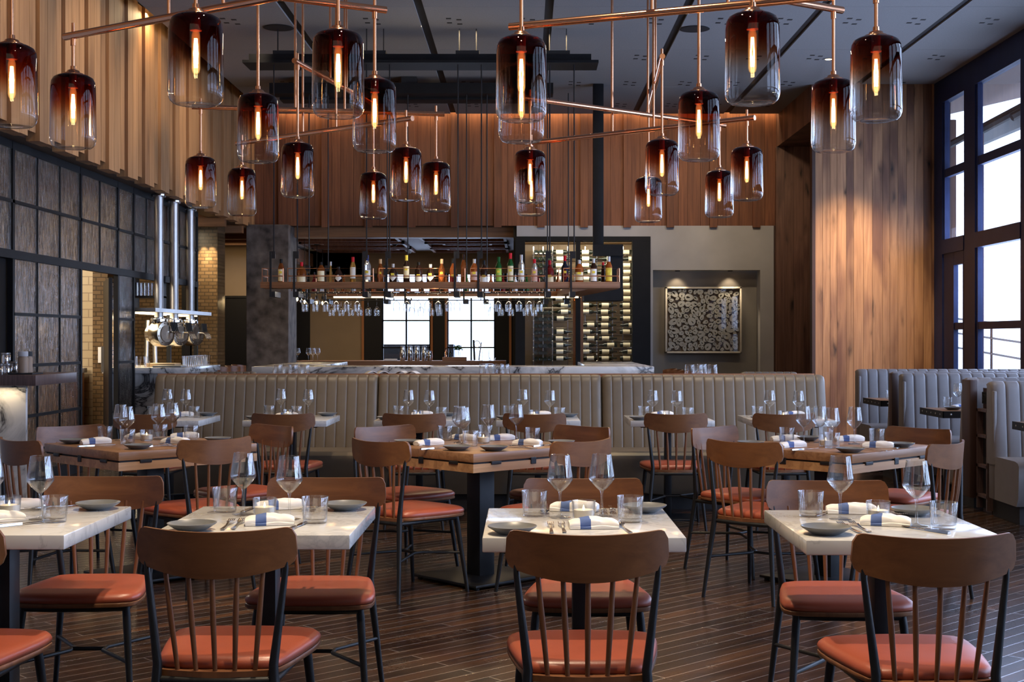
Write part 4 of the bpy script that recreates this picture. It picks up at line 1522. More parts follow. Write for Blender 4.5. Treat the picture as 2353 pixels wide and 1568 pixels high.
def chandelier(label, pairs):
    cx = sum(pend(*p)[0] for ab in pairs for p in ab) / 6
    cy = sum(pend(*p)[1] for ab in pairs for p in ab) / 6
    t = thing('chandelier', label, 'chandelier', (cx, cy, 2.85), 0, 'copper chandeliers')
    bpy.context.view_layer.update()
    off = Vector((cx, cy, 2.85))

    def loc(x, y, z):
        return (x - off.x, y - off.y, z - off.z)
    for (a, b), zt in zip(pairs, TIERS):
        A, B = Vector((*pend(*a), zt)), Vector((*pend(*b), zt))
        u = (B - A).normalized()
        MB().tube([loc(*(A - u * .055)), loc(*(B + u * .055))], 0.0165, 14).build('arm', M['copper'], t, 50)
        mid = (A + B) / 2
        for s in (-1, 1):
            p = mid + u * s * .16
            rod = MB().tube([loc(p.x, p.y, zt + .01), loc(p.x, p.y, CZ - .002)], 0.0075, 8)
            rod.lathe([(.0, -.02), (.05, -.018), (.05, 0), (0, 0)], 16, loc(p.x, p.y, CZ - .001))
            rod.build('hanging_rod', M['copper'], t, 50)
        for P in (A, B):
            st = MB()
            st.tube([loc(P.x, P.y, ZB + .36), loc(P.x, P.y, zt + .055)], 0.0075, 10)
            st.lathe([(.0, 0), (.012, 0), (.012, .03), (.0, .03)], 12, loc(P.x, P.y, zt - .045))
            so = st.build('pendant_stem', M['copper'], t, 50)
            for nm in ('glass_shade', 'cap', 'socket', 'bulb', 'filament'):
                src = SH[nm]
                if first[0]:
                    o = src
                else:
                    o = src.copy()
                    COL.objects.link(o)
                o.parent = so
                o.location = loc(P.x, P.y, ZB)
                if nm == 'glass_shade':
                    o.rotation_euler = (0, 0, random.uniform(0, 6))
            first[0] = False
    return t


PL = {'L1': (27, 291), 'L2': (168, 341), 'L3': (450, 241), 'L4': (593, 373), 'L5': (777, 269), 'L6': (861, 349), 'L7': (461, 477), 'L8': (556, 496),
      'L9': (684, 454), 'L10': (858, 503), 'L11': (933, 462), 'L12': (1002, 486),
      'R1': (1198, 278), 'R2': (1198, 327), 'R3': (1218, 466), 'R4': (1221, 496), 'R5': (1490, 511), 'R6': (1521, 449), 'R7': (1606, 369),
      'R8': (1729, 239), 'R9': (1653, 500), 'R10': (1716, 461), 'R11': (1915, 349), 'R12': (2013, 278)}


def C(label, *n):
    chandelier(label, [(PL[n[0]], PL[n[1]]), (PL[n[2]], PL[n[3]]), (PL[n[4]], PL[n[5]])])


C('copper chandelier of six amber glass cylinders, front left, nearest the clad wall', 'L2', 'L5', 'L6', 'L1', 'L4', 'L3')
C('copper chandelier of six amber glass cylinders, rear left, behind the front one', 'L8', 'L11', 'L7', 'L12', 'L9', 'L10')
C('copper chandelier of six amber glass cylinders, front right, nearest the windows', 'R2', 'R12', 'R1', 'R11', 'R7', 'R8')
C('copper chandelier of six amber glass cylinders, rear right, above the banquette side', 'R4', 'R10', 'R3', 'R9', 'R6', 'R5')
# ------------------------------------------------------------------ the marble bar
t = thing('bar_counter', 'long veined marble bar with thick slab edge behind the banquette', 'bar', (0, 0, 0))
bx0, bx1 = xat(578, 13.6), xat(1503, 13.6)
m = MB().rbox(bx0, bx1, 13.6, 14.25, .985, 1.06, .004)
m.rbox(bx1 - .66, bx1, 14.25, 16.4, .985, 1.06, .004)
m.rbox(bx0, bx0 + .6, 14.25, 16.4, .985, 1.06, .004)
m.build('slab', M['vein_marble'], t, 40)
MB().box(bx0 + .25, bx1 - .3, 13.95, 14.15, 0, .985).box(bx1 - .45, bx1 - .3, 14.15, 16.3, 0, .985).box(bx0 + .25, bx0 + .4, 14.15, 16.3, 0, .985).build('bar_front', M['brown_trim'], t)
t = thing('back_counter', 'wooden-edged back counter under the rear windows', 'counter', (0, 0, 0))
MB().rbox(-3.7, -.3, 21.8, 22.5, .90, .98, .004).build('worktop', M['shelf_wood'], t, 40)
MB().box(-3.65, -.35, 21.85, 22.45, 0, .90).build('carcass', M['door_black'], t)
YC, ZC = 22.0, .9805


def make_shaker():
    t = thing('cocktail_shaker', '-', 'shaker')
    MB().lathe([(0, 0), (.037, 0), (.040, .01), (.047, .12), (.0465, .135), (.040, .15), (.036, .235), (.037, .24), (0, .24)], 20).build('tin', M['chrome'], t, 40)
    return t


shk = Maker(make_shaker)
for px, w in ((925, 'leftmost'), (942, 'second'), (958, 'third'), (975, 'fourth'), (987, 'rightmost, shorter')):
    shk((xat(px, YC), YC, ZC), 0, w + ' steel cocktail shaker on the back counter', 'cocktail shakers', (1, 1, .68) if 'short' in w else None)
tag(MB().rbox(xat(1017, YC), xat(1072, YC), YC - .1, YC + .1, ZC, ZC + .06, .003).build('wooden_tray', M['shelf_wood']), 'wooden riser holding bitters and mint on the back counter', 'tray')
for px, w, mt_ in ((1025, 'amber bitters bottle on the wooden riser', 'gold'), (1034, 'dark bitters bottle on the wooden riser', 'dark')):
    t = thing('bitters_bottle', w, 'bottle', (xat(px, YC), YC, ZC + .06), 0, 'bitters bottles')
    MB().lathe([(0, 0), (.022, 0), (.023, .07), (.009, .09), (.009, .12), (0, .12)], 14).build('body', M['copper' if mt_ == 'gold' else 'wine_dark'], t, 50)
    MB().lathe([(0, .12), (.011, .12), (.009, .15), (0, .15)], 12).build('stopper', M['black'], t, 50)
t = thing('mint_vase', 'glass jar of fresh mint on the wooden riser', 'vase', (xat(1053, YC), YC, ZC + .06))
MB().lathe([(0, 0), (.035, 0), (.037, .085), (.034, .085), (.033, .005), (0, .005)], 18).build('jar', M['glass'], t, 40)
rnd = random.Random(3)
lf = MB()
for k in range(90):
    th, ph, rr = rnd.uniform(0, 6.28), rnd.uniform(-.3, 1.3), rnd.uniform(.03, .085)
    c = Vector((rr * cos(th) * cos(ph), rr * sin(th) * cos(ph), .13 + rr * sin(ph) * .8))
    u = Vector((rnd.uniform(-1, 1), rnd.uniform(-1, 1), rnd.uniform(-1, 1))).normalized()
    v = u.orthogonal().normalized()
    s = .022
    lf.add([c - u * s, c + v * s * .5, c + u * s, c - v * s * .5, c + u.cross(v) * .003], [(0, 1, 4), (1, 2, 4), (2, 3, 4), (3, 0, 4), (3, 2, 1, 0)])
lf.tube([(0, 0, .01), (.005, 0, .14)], .004, 6)
lf.build('mint_sprigs', M['green_leaf'], t)
t = thing('bar_tool_jar', 'glass jar of muddlers and bar spoons on the back counter', 'jar', (xat(1096, YC), YC, ZC))
MB().lathe([(0, 0), (.045, 0), (.047, .16), (.044, .16), (.043, .006), (0, .006)], 18).build('jar', M['glass'], t, 40)
MB().tube([(-.04, 0, .01), (-.055, 0, .34)], .016, 10).build('muddler', M['black'], t, 50)
MB().tube([(.03, 0, .01), (.07, 0, .30)], .010, 8).build('tong', M['steel'], t, 50)
MB().tube([(.0 + .05 * cos(a), 0, .27 + .055 * sin(a)) for a in [k * pi / 8 for k in range(16)]], .006, 6).build('strainer_ring', M['steel'], t, 50)
t = thing('mixing_glass', 'cut glass mixing glass on the back counter', 'mixing glass', (xat(1116, YC), YC, ZC))
MB().lathe([(0, 0), (.058, 0), (.062, .02), (.062, .18), (.058, .18), (.056, .012), (0, .012)], 16).build('mixing_glass_wall', M['glass'], t, 20)
t = thing('glass_bowl', 'low glass bowl at the right end of the back counter', 'bowl', (xat(1132, YC), YC, ZC))
MB().lathe([(0, 0), (.04, 0), (.055, .05), (.051, .05), (.037, .006), (0, .006)], 18).build('bowl_wall', M['glass'], t, 40)
tag(MB().rbox(-.11, .11, -.07, .07, 0, .02, .004, 2, Matrix.Translation((xat(900, 20.0), 20.0, 0))).v and
    MB().rbox(xat(884, YC), xat(912, YC), YC - .1, YC + .1, ZC, ZC + .03, .004).build('order_book', M['paper']), 'white paper pad at the left of the back counter', 'pad')
sw = Maker(make_wine_glass)
for px, w in ((672, 'leftmost'), (684, 'second from left'), (709, 'third from left'), (719, 'fourth from left'), (730, 'rightmost')):
    x = xat(px, YC)
    wine((x, YC, ZC), 0, 'small stemmed glass at left of the back counter, ' + w, 'stemmed glasses on the back counter')

# ------------------------------------------------------------------ hanging bottle shelf
D1, D2 = 15.0, 17.9
zt = zat(648, D1)
zb = zt - .068
sx0, sx1 = xat(598, D1), xat(1425, D1)
rx1 = xat(1338, D2)
t = thing('hanging_bottle_shelf', 'long wooden bottle shelf with copper rails hung on rods above the bar', 'shelf', (0, 0, 0))
MB().rbox(sx0, sx1, D1, D1 + .34, zb, zt, .003).build('front_board', M['shelf_wood'], t, 40)
MB().rbox(sx0 + .3, rx1, D2, D2 + .34, zb, zt, .003).build('rear_board', M['shelf_wood'], t, 40)
MB().add([(sx1 - .34, D1 + .34, zb), (sx1, D1 + .34, zb), (rx1, D2, zb), (rx1 - .34, D2, zb), (sx1 - .34, D1 + .34, zt), (sx1, D1 + .34, zt), (rx1, D2, zt), (rx1 - .34, D2, zt)],
         [(0, 3, 2, 1), (4, 5, 6, 7), (0, 1, 5, 4), (1, 2, 6, 5), (2, 3, 7, 6), (3, 0, 4, 7)]).build('end_board', M['shelf_wood'], t)
for (p0, p1) in ((602, 650), (661, 857), (871, 1068), (1081, 1284), (1295, 1423)):
    x0, x1 = xat(p0, D1), xat(p1, D1)
    m = MB()
    y = D1 + .012
    z1 = zat(617, D1)
    z2 = zat(634.5, D1)
    m.tube([(x0, y, zt), (x0, y, z1), (x1, y, z1), (x1, y, zt)], .006, 6)
    m.tube([(x0, y, z2), (x1, y, z2)], .006, 6)
    if p0 in (602, 1295):
        e = x0 if p0 == 602 else x1
        for z in (z1, z2):
            m.tube([(e, y, z), (e, D1 + .32, z)], .006, 6)
        m.tube([(e, D1 + .32, zt), (e, D1 + .32, z1)], .006, 6)
    m.build('copper_rail', M['copper_wire'], t, 60)
for (p0, p1) in ((670, 726), (745, 885), (905, 1060), (1075, 1240)):
    x0, x1 = xat(p0, D2), xat(p1, D2)
    y = D2 + .012
    MB().tube([(x0, y, zt), (x0, y, zt + .17), (x1, y, zt + .17), (x1, y, zt)], .006, 6).build('copper_rail', M['copper_wire'], t, 60)
for D, pxs in ((D1, (622, 676, 835, 888, 1045, 1099, 1256, 1312)), (D2, (704, 748, 884, 931, 1066, 1113, 1252, 1300))):
    for k, px in enumerate(pxs):
        x = xat(px, D)
        side = 1
        m = MB()
        m.box(x - .012, x + .012, D - .012, D - .002, zb - .085, zt + .33)
        m.box(x - .012, x + .05, D - .008, D + .34, zb - .10, zb - .04)
        m.box(x - .012, x + .05, D - .006, D + .006, zt + .26, zt + .34)
        m.build('strap', M['blackened'], t)
        MB().tube([(x + .035, D, zt + .3), (x + .035, D, 4.43 if D == D1 else 4.6)], .0075, 6).build('hanging_rod', M['blackened'], t, 60)
MB().box(sx0 + .4, rx1 - .05, D2 + .03, D2 + .05, zb - .022, zb - .004).build('light_strip', M['led'], t)
for D, a, b in ((D1 + .16, 690, 1250), (D2 + .16, 745, 1240)):
    m = MB()
    for off in (-.05, .05):
        m.tube([(xat(a, D), D + off, zb - .05), (xat(b, D), D + off, zb - .05)], .005, 6)
    for px in range(a, b, 40):
        for off in (-.05, .05):
            m.box(xat(px, D) - .004, xat(px, D) + .004, D + off - .004, D + off + .004, zb - .055, zb)
    m.build('glass_rack', M['blackened'], t)

LIQ = {}


def liquid(c, tr=0.0):
    key = (c, tr)
    if key not in LIQ:
        m, nt, out = new_mat('spirit_%d' % len(LIQ))
        b = N(nt, 'ShaderNodeBsdfPrincipled', Roughness=.06)
        b.inputs['Base Color'].default_value = (*c, 1)
        b.inputs['Transmission Weight'].default_value = tr
        b.inputs['IOR'].default_value = 1.2
        nt.links.new(b.outputs[0], out.inputs[0])
        LIQ[key] = m
    return LIQ[key]


AMB, DRK, CLR, GRN, RED, ORG, GLD, NAV = (.20, .055, .012), (.022, .010, .007), (.75, .76, .76), (.015, .085, .022), (.13, .012, .012), (.33, .085, .02), (.36, .19, .045), (.010, .013, .025)
CR, WHT, YEL, LGR, PNK = (.80, .70, .45), (.82, .80, .74), (.75, .58, .08), (.35, .55, .10), (.72, .45, .36)
BLK, RDC, NVY, GRY, WD = (.015, .015, .015), (.55, .02, .03), (.03, .04, .13), (.55, .55, .56), (.55, .36, .2)
#  px, top, width px, body, cap colour, label colour, label kind, wording
BOT = [(646, 594, 15, AMB, BLK, CR, 'full', 'square amber bottle with tall cream label, far left'),
       (693, 601, 23, AMB, RDC, CR, 'low', 'round-shouldered bottle with dripping red cap'),
       (738, 601, 18, AMB, BLK, CR, 'full', 'amber bottle with big cream label and black cap'),
       (760, 600, 9, GLD, GRY, None, '', 'slim dark golden bottle with silver stopper'),
       (778, 612, 18, DRK, BLK, WHT, 'dia', 'squat black bottle with white diamond label'),
       (811, 589, 14, GLD, RDC, WHT, 'tall', 'tall golden bottle with white label and red neck'),
       (844, 585, 17, CLR, NVY, WHT, 'mid', 'tall clear bottle with navy cap'),
       (874, 594, 15, AMB, WD, ORG, 'dia', 'amber bottle with orange diamond label, left one'),
       (903, 605, 18, DRK, GRY, WHT, 'dia', 'dark flask with white diamond label, left one'),
       (934, 585, 15, DRK, YEL, CR, 'tall', 'dark wine-shaped bottle with yellow capsule'),
       (962, 601, 18, DRK, BLK, WHT, 'round', 'dark bottle with round white label'),
       (989, 606, 18, DRK, GRY, WHT, 'dia', 'dark flask with white diamond label, right one'),
       (1015, 594, 16, AMB, WD, ORG, 'dia', 'amber bottle with orange diamond label, right one'),
       (1041, 593, 16, ORG, BLK, RED, 'low', 'bright orange-red bottle with black cap'),
       (1065, 583, 13, AMB, DRK, None, '', 'tall narrow brown bottle, tallest in the middle'),
       (1090, 594, 18, ORG, GRY, PNK, 'mid', 'rosy amber bottle with silver stopper'),
       (1112, 597, 17, DRK, BLK, WHT, 'low', 'black bottle with low white label'),
       (1146, 589, 15, GRN, GRN, LGR, 'full', 'bright green bottle with lime label'),
       (1173, 580, 15, GRN, RDC, CR, 'full', 'tall green bottle with red cap'),
       (1198, 584, 15, CLR, GRY, WHT, 'mid', 'clear square bottle with tall stopper'),
       (1228, 594, 15, CLR, RDC, PNK, 'full', 'clear bottle with pink label and red cap'),
       (1263, 597, 20, RED, RDC, CR, 'low', 'wide dark red bottle with red cap'),
       (1298, 586, 17, NAV, RDC, RED, 'dia', 'blue-black bottle with red label and red cap'),
       (1331, 596, 20, ORG, GRY, CR, 'mid', 'wide amber bottle with grey stopper near the right end'),
       (1364, 593, 16, DRK, GRY, WHT, 'full', 'dark bottle with big white label and white cap'),
       (1386, 600, 10, DRK, RDC, None, '', 'small black bottle with red cap'),
       (1399, 588, 16, ORG, GRY, YEL, 'full', 'orange bottle with yellow label, far right')]
for px, top, w, body, cap, lab, lk, words in BOT:
    y = D1 + (.15 if px != 1386 else .24)
    x = xat(px, y)
    h = (648 - top) * D1 / F
    r = w * D1 / F / 2
    t = thing('spirit_bottle', words + ', on the hanging shelf', 'bottle', (x, y, zt + .0005), 0, 'spirit bottles on the hanging shelf')
    nk = min(.014, r * .42)
    sh = h * (.60 if lk not in ('low', 'dia') else .52)
    sq = 'square' in words or lk == 'full'
    prof = [(0, 0), (r * .93, 0), (r, .006), (r, sh), (r * .86, sh + .02), (nk * 1.25, sh + .055), (nk, sh + .075), (nk, h * .90), (0, h * .90)]
    if 'slim' in words:
        prof = [(0, 0), (r, .004), (r * .9, h * .3), (nk * .8, h * .75), (nk * .7, h * .9), (0, h * .9)]
    MB().lathe(prof, 4 if False else 20).build('bottle_body', liquid(body, .75 if body == CLR else (.35 if body in (AMB, ORG, GLD, GRN) else 0)), t, 50)
    MB().lathe([(0, h * .80), (nk * 1.22, h * .80), (nk * 1.25, h), (0, h)], 14).build('bottle_cap', liquid(cap), t, 50)
    if lab is not None:
        m = MB()
        rr = r * 1.012
        z0, z1 = {'full': (.08, .93), 'low': (.02, .55), 'tall': (.25, .98), 'mid': (.15, .75), 'round': (.05, .6), 'dia': (.1, .95)}[lk]
        z0, z1 = z0 * sh, z1 * sh
        n = 12
        vs = []
        for i in range(n + 1):
            a = -pi / 2 + (-1.05 + 2.1 * i / n)
            u = -1 + 2 * i / n
            if lk == 'dia':
                hh = 1 - abs(u)
            elif lk == 'round':
                hh = sqrt(max(0, 1 - u * u))
            else:
                hh = 1
            hh = max(hh, .02)
            c = (z0 + z1) / 2
            for q_ in (rr, rr * .985):
                vs += [(q_ * cos(a), q_ * sin(a), c - hh * (z1 - z0) / 2), (q_ * cos(a), q_ * sin(a), c + hh * (z1 - z0) / 2)]
        fs = []
        for i in range(n):
            b = 4 * i
            for k in ((0, 1, 5, 4), (2, 6, 7, 3), (0, 4, 6, 2), (1, 3, 7, 5)):
                fs.append(tuple(b + j for j in k))
        lo = m.add(vs, fs).build('bottle_label', liquid(lab), t, 50)
        if body in (AMB, CLR, GRN, ORG, DRK, RED, NAV) and px > 860 or px in (646, 844):
            MB().box(-r * .45, r * .4, -rr * 1.02, -rr * .9, (z0 + z1) / 2 + .02, (z0 + z1) / 2 + .045).build('price_tag', M['label_yellow'], lo)
rb = [(700, ORG), (722, RED), (741, CLR), (762, ORG), (790, AMB), (812, CLR), (836, RED), (858, ORG), (912, CLR), (938, ORG), (968, AMB), (996, RED), (1024, ORG), (1050, CLR), (1072, GRN), (1102, AMB), (1128, ORG), (1156, RED), (1184, CLR), (1210, GRN), (1236, RED), (1258, CLR), (1282, AMB), (1310, RED)]
cn = {ORG: 'orange', RED: 'red', CLR: 'clear', AMB: 'amber', GRN: 'green'}
cnt = {}
for px, c in rb:
    cnt[c] = cnt.get(c, 0) + 1
    seen = sum(1 for q_ in rb if q_[1] == c)
    t = thing('spirit_bottle', '%s bottle on the rear hanging shelf, number %d of the %s ones from left' % (cn[c], cnt[c], cn[c]), 'bottle', (xat(px, D2 + .2), D2 + .2, zt + .0005), 0, 'spirit bottles on the rear shelf')
    h = .2 + .03 * ((px * 7) % 5) / 4
    MB().lathe([(0, 0), (.036, 0), (.037, h * .55), (.014, h * .75), (.013, h), (0, h)], 14).build('bottle_body', liquid(c, .3), t, 50)
    MB().lathe([(0, h), (.015, h), (.014, h + .03), (0, h + .03)], 10).build('bottle_cap', liquid(BLK), t, 50)


def make_rack_glass():
    t = thing('hanging_glass', '-', 'wine glass')
    MB().lathe([(0, 0), (.033, 0), (.034, -.002), (.010, -.006), (.0045, -.012), (.004, -.085), (.006, -.092), (0, -.094)], 18).build('stem', M['glass'], t, 50)
    MB().lathe([(0, -.093), (.012, -.097), (.032, -.118), (.0385, -.135), (.039, -.142), (.033, -.218), (.0318, -.218), (.0375, -.142), (.030, -.119), (.010, -.099), (0, -.0955)], 20).build('bowl', M['glass'], t, 50)
    return t


rg = Maker(make_rack_glass)
front = [701, 725, 749, 773, 797, 821, 911, 935, 959, 983, 1007, 1030, 1050, 1120, 1145, 1169, 1193, 1216, 1240]
rear = [762, 784, 806, 826, 846, 866, 946, 967, 991, 1010, 1129, 1151, 1174, 1209, 1228]
for k, px in enumerate(front):
    D = D1 + .16
    rg((xat(px, D), D, zb - .042), 0, 'wine glass hanging upside down under the front bottle shelf', 'glasses hanging in the front rack', (1, 1, 1.0))
for k, px in enumerate(rear):
    D = D2 + .16
    rg((xat(px, D), D, zb - .042), 0, 'wine glass hanging upside down under the rear bottle shelf', 'glasses hanging in the rear rack', (1.12, 1.12, 1.0))

# ------------------------------------------------------------------ suspended dark beams, hood frame
t = thing('suspended_beam_frame', 'dark steel beams hung below the ceiling that carry the shelf rods', 'beam frame', (0, 0, 0))
m = MB().box(xat(578, 15.1), xat(1357, 15.1), 14.95, 15.25, 4.42, 4.50)
m.build('front_beam', M['frame_dark'], t)
MB().box(xat(566, 15.1), xat(1373, 15.1), 14.88, 15.32, 4.39, 4.42).build('front_plate', M['frame_dark'], t)
MB().box(xat(622, 17.9), xat(1271, 17.9), 17.8, 18.1, 4.58, 4.72).build('rear_beam', M['frame_dark'], t)
MB().box(xat(636, 17.9), xat(1255, 17.9), 18.1, 18.4, 4.55, 4.60).build('rear_plate', M['frame_dark'], t)
for px in (658, 862, 1075, 1282):
    x = xat(px, 15.1)
    MB().box(x - .13, x + .13, 14.98, 15.22, 4.50, 4.545).box(x - .1, x - .09, 15.09, 15.11, 4.545, CZ - .004).box(x + .09, x + .1, 15.09, 15.11, 4.545, CZ - .004).build('hanger_box', M['black'], t)
for px in (700, 940, 1180):
    x = xat(px, 17.9)
    MB().box(x - .1, x + .1, 17.85, 18.05, 4.72, CZ - .005).build('hanger_box', M['black'], t)
DH = 18.35
t = thing('steel_hood', 'black steel hood on a tall post in front of the wine room', 'hood', (0, 0, 0))
MB().rbox(xat(1363, DH), xat(1387, DH), DH, DH + .13, zat(562, DH), CZ - .005, .004).build('post', M['frame_dark'], t, 40)
MB().box(xat(1363, DH), xat(1432, DH), DH, DH + .13, zat(588, DH), zat(562, DH)).build('arm', M['frame_dark'], t)
MB().box(xat(1404, DH), xat(1432, DH), DH + .05, DH + .6, zat(668, DH), zat(588, DH)).build('side_panel', M['frame_dark'], t)
MB().box(xat(1342, DH), xat(1432, DH), DH - .02, DH + .6, zat(691, DH), zat(668, DH)).build('hood_box', M['frame_dark'], t)

# ------------------------------------------------------------------ wine room
mb = MB()
fy = YB - .04
mb.box(CX0 - .02, CX1 + .12, fy - .004, YB + .155, CTOP, CTOP + .07)
for x0, x1 in ((CX0 - .02, CX0 + .13), (CX1 - .16, CX1 + .12), (.80, .87)):
    mb.box(x0, x1, fy, YB + .16, 0, CTOP)
mb.box(CX0 + .13, CX1 - .16, fy + .005, YB + .15, 0, .2)
o = struct(mb.build('window_30', M['frame_dark']))
MB().box(CX0, CX1, YB + .06, YB + .066, .2, CTOP - .05).build('window_pane', M['window_glass'], o)
for xx in (.76, .875):
    struct(MB().box(xx, xx + .045, YB + .1, YB + .14, .2, 2.0).build('trim_20', M['orange_door']))
mb = MB().box(CX0, CX1, 22.4, 22.5, 0, 2.95).box(CX0 + .05, CX0 + .06, YB + .2, 22.4, 0, 2.95).box(CX1 + .01, CX1 + .05, YB + .2, 22.4, 0, 2.95).box(CX0, CX1, YB + .2, 22.4, 2.9, 2.95)
struct(mb.build('wall_cellar', M['plaster_warm']))
tk = thing('wine_rack', 'steel peg wine rack with lit back in the wine room', 'rack', (0, 0, 0))
YR = 22.05
mb = MB()
for px in (1226, 1248, 1270, 1305, 1345, 1372, 1408, 1432, 1462):
    x = xat(px, YR)
    mb.box(x - .008, x + .008, YR + .06, YR + .09, .15, 2.85)
mb.build('upright', M['chrome'], tk)
rows = [1.02 + .1085 * k for k in range(17)]
mb = MB()
for z in rows:
    mb.tube([(xat(1222, YR), YR + .05, z - .045), (xat(1466, YR), YR + .05, z - .045)], .006, 5)
mb.build('rail', M['chrome'], tk)


def make_lying():
    t = thing('wine_bottle', '-', 'bottle')
    R = Matrix.Rotation(pi / 2, 4, 'Y')
    MB().lathe([(0, -.15), (.032, -.15), (.038, -.143), (.038, .04), (.034, .06), (.016, .095), (.0145, .15), (0, .15)], 14, (0, 0, 0), R).build('bottle_body', M['wine_dark'], t, 50)
    MB().lathe([(.0385, -.10), (.0388, -.10), (.0388, .015), (.0385, .015)], 14, (0, 0, 0), R).build('bottle_label', M['label_cream'], t, 50)
    return t


def make_butt():
    t = thing('wine_bottle', '-', 'bottle')
    R = Matrix.Rotation(pi / 2, 4, 'X')
    MB().lathe([(0, .145), (.010, .145), (.034, .15), (.038, .143), (.038, -.04), (.016, -.095), (.014, -.15), (0, -.15)], 14, (0, 0, 0), R).build('bottle_body', M['wine_dark'], t, 50)
    return t


ly, bt = Maker(make_lying), Maker(make_butt)
rnd = random.Random(11)
for ci, px in enumerate((1292, 1352, 1396, 1445)):
    for z in rows:
        if rnd.random() < .06:
            continue
        ly((xat(px, YR) + rnd.uniform(-.01, .01), YR, z), pi if rnd.random() < .25 else 0, 'dark wine bottle with cream label lying sideways in the lit wine rack', 'labelled bottles in the wine rack')
for px in (1232, 1242.5, 1253, 1263.5):
    for z in rows:
        if rnd.random() < .05:
            continue
        bt((xat(px, YR), YR - .02, z - .01), 0, 'dark wine bottle stored end-on at the left of the wine rack', 'end-on bottles in the wine rack')

# ------------------------------------------------------------------ framed coil artwork
ax0, ax1, az0, az1 = xat(1528, 21.15), xat(1703, 21.15), zat(812, 21.15), zat(660, 21.15)
t = thing('framed_artwork', 'framed relief of ivory coils in the plaster niche', 'artwork', (0, 0, 0))
mb = MB()
w = .028
mb.rbox(ax0, ax1, 21.08, 21.20, az1 - w, az1, .003).rbox(ax0, ax1, 21.08, 21.20, az0, az0 + w, .003).rbox(ax0, ax0 + w, 21.08, 21.20, az0, az1, .003).rbox(ax1 - w, ax1, 21.08, 21.20, az0, az1, .003)
mb.build('frame', M['ivory'], t, 40)
MB().box(ax0, ax1, 21.17, 21.21, az0, az1).build('backing', M['kraft'], t)
MB().box(ax0 + w, ax1 - w, 21.09, 21.093, az0 + w, az1 - w).build('glazing', M['window_glass'], t)
rnd = random.Random(5)
done = []


def coil(mb, x, z, r, ang):
    n = 14
    ca, sa = cos(ang), sin(ang)
    asp, ho, hs, off = rnd.uniform(.68, 1.0), rnd.uniform(.16, .34), rnd.uniform(.35, .8), rnd.uniform(.1, .42)

    def pt(u, v):
        return (x + r * (u * ca - v * sa), z + r * (u * sa + v * ca))
    th = [2 * pi * k / n for k in range(n)]
    ring_o = [pt(cos(a) * 1.06, asp * sin(a) * (1 + .18 * cos(a))) for a in th]
    ring_i = [pt(off + ho * 1.5 * cos(a), ho * hs * sin(a) * (1 + .5 * cos(a))) for a in th]
    y0, y1 = 21.105, 21.17
    vs = [(a, y1, b) for a, b in ring_o] + [(a, y0, b) for a, b in ring_o] + [(a, y0, b) for a, b in ring_i] + [(a, y1, b) for a, b in ring_i]
    fs = []
    for s in range(3):
        for k in range(n):
            fs.append((s * n + k, s * n + (k + 1) % n, (s + 1) * n + (k + 1) % n, (s + 1) * n + k))
    mb.add(vs, fs)


tries = 0
for r_, want in ((.064, 22), (.046, 55), (.032, 130), (.021, 260)):
    got = 0
    while got < want and tries < 60000:
        tries += 1
        x = rnd.uniform(ax0 + w + r_, ax1 - w - r_)
        z = rnd.uniform(az0 + w + r_, az1 - w - r_)
        rr = r_ * rnd.uniform(.85, 1.08)
        if all((x - a) ** 2 + (z - b) ** 2 > ((rr + c) * .88) ** 2 for a, b, c in done):
            done.append((x, z, rr))
            got += 1
done.sort(key=lambda q_: -q_[2])
for x, z, rr in done[:95]:
    m = MB()
    coil(m, x, z, rr, rnd.uniform(0, 6.28))
    m.build('coil', M['ivory'], t, 40)
m = MB()
for x, z, rr in done[95:]:
    coil(m, x, z, rr, rnd.uniform(0, 6.28))
o = m.build('small_coil', M['ivory'], t, 40)
o['kind'] = 'stuff'
for k, px in enumerate((1557, 1678)):
    tag(MB().lathe([(0, 0), (.04, 0), (.04, -.012), (.028, -.014), (0, -.012)], 16, (xat(px, 21.16), 21.16, nz1 - .001)).build('niche_spotlight', M['black']),
        'small black spotlight in the top of the picture niche, %s' % ('left', 'right')[k], 'spotlight', 'niche spotlights')

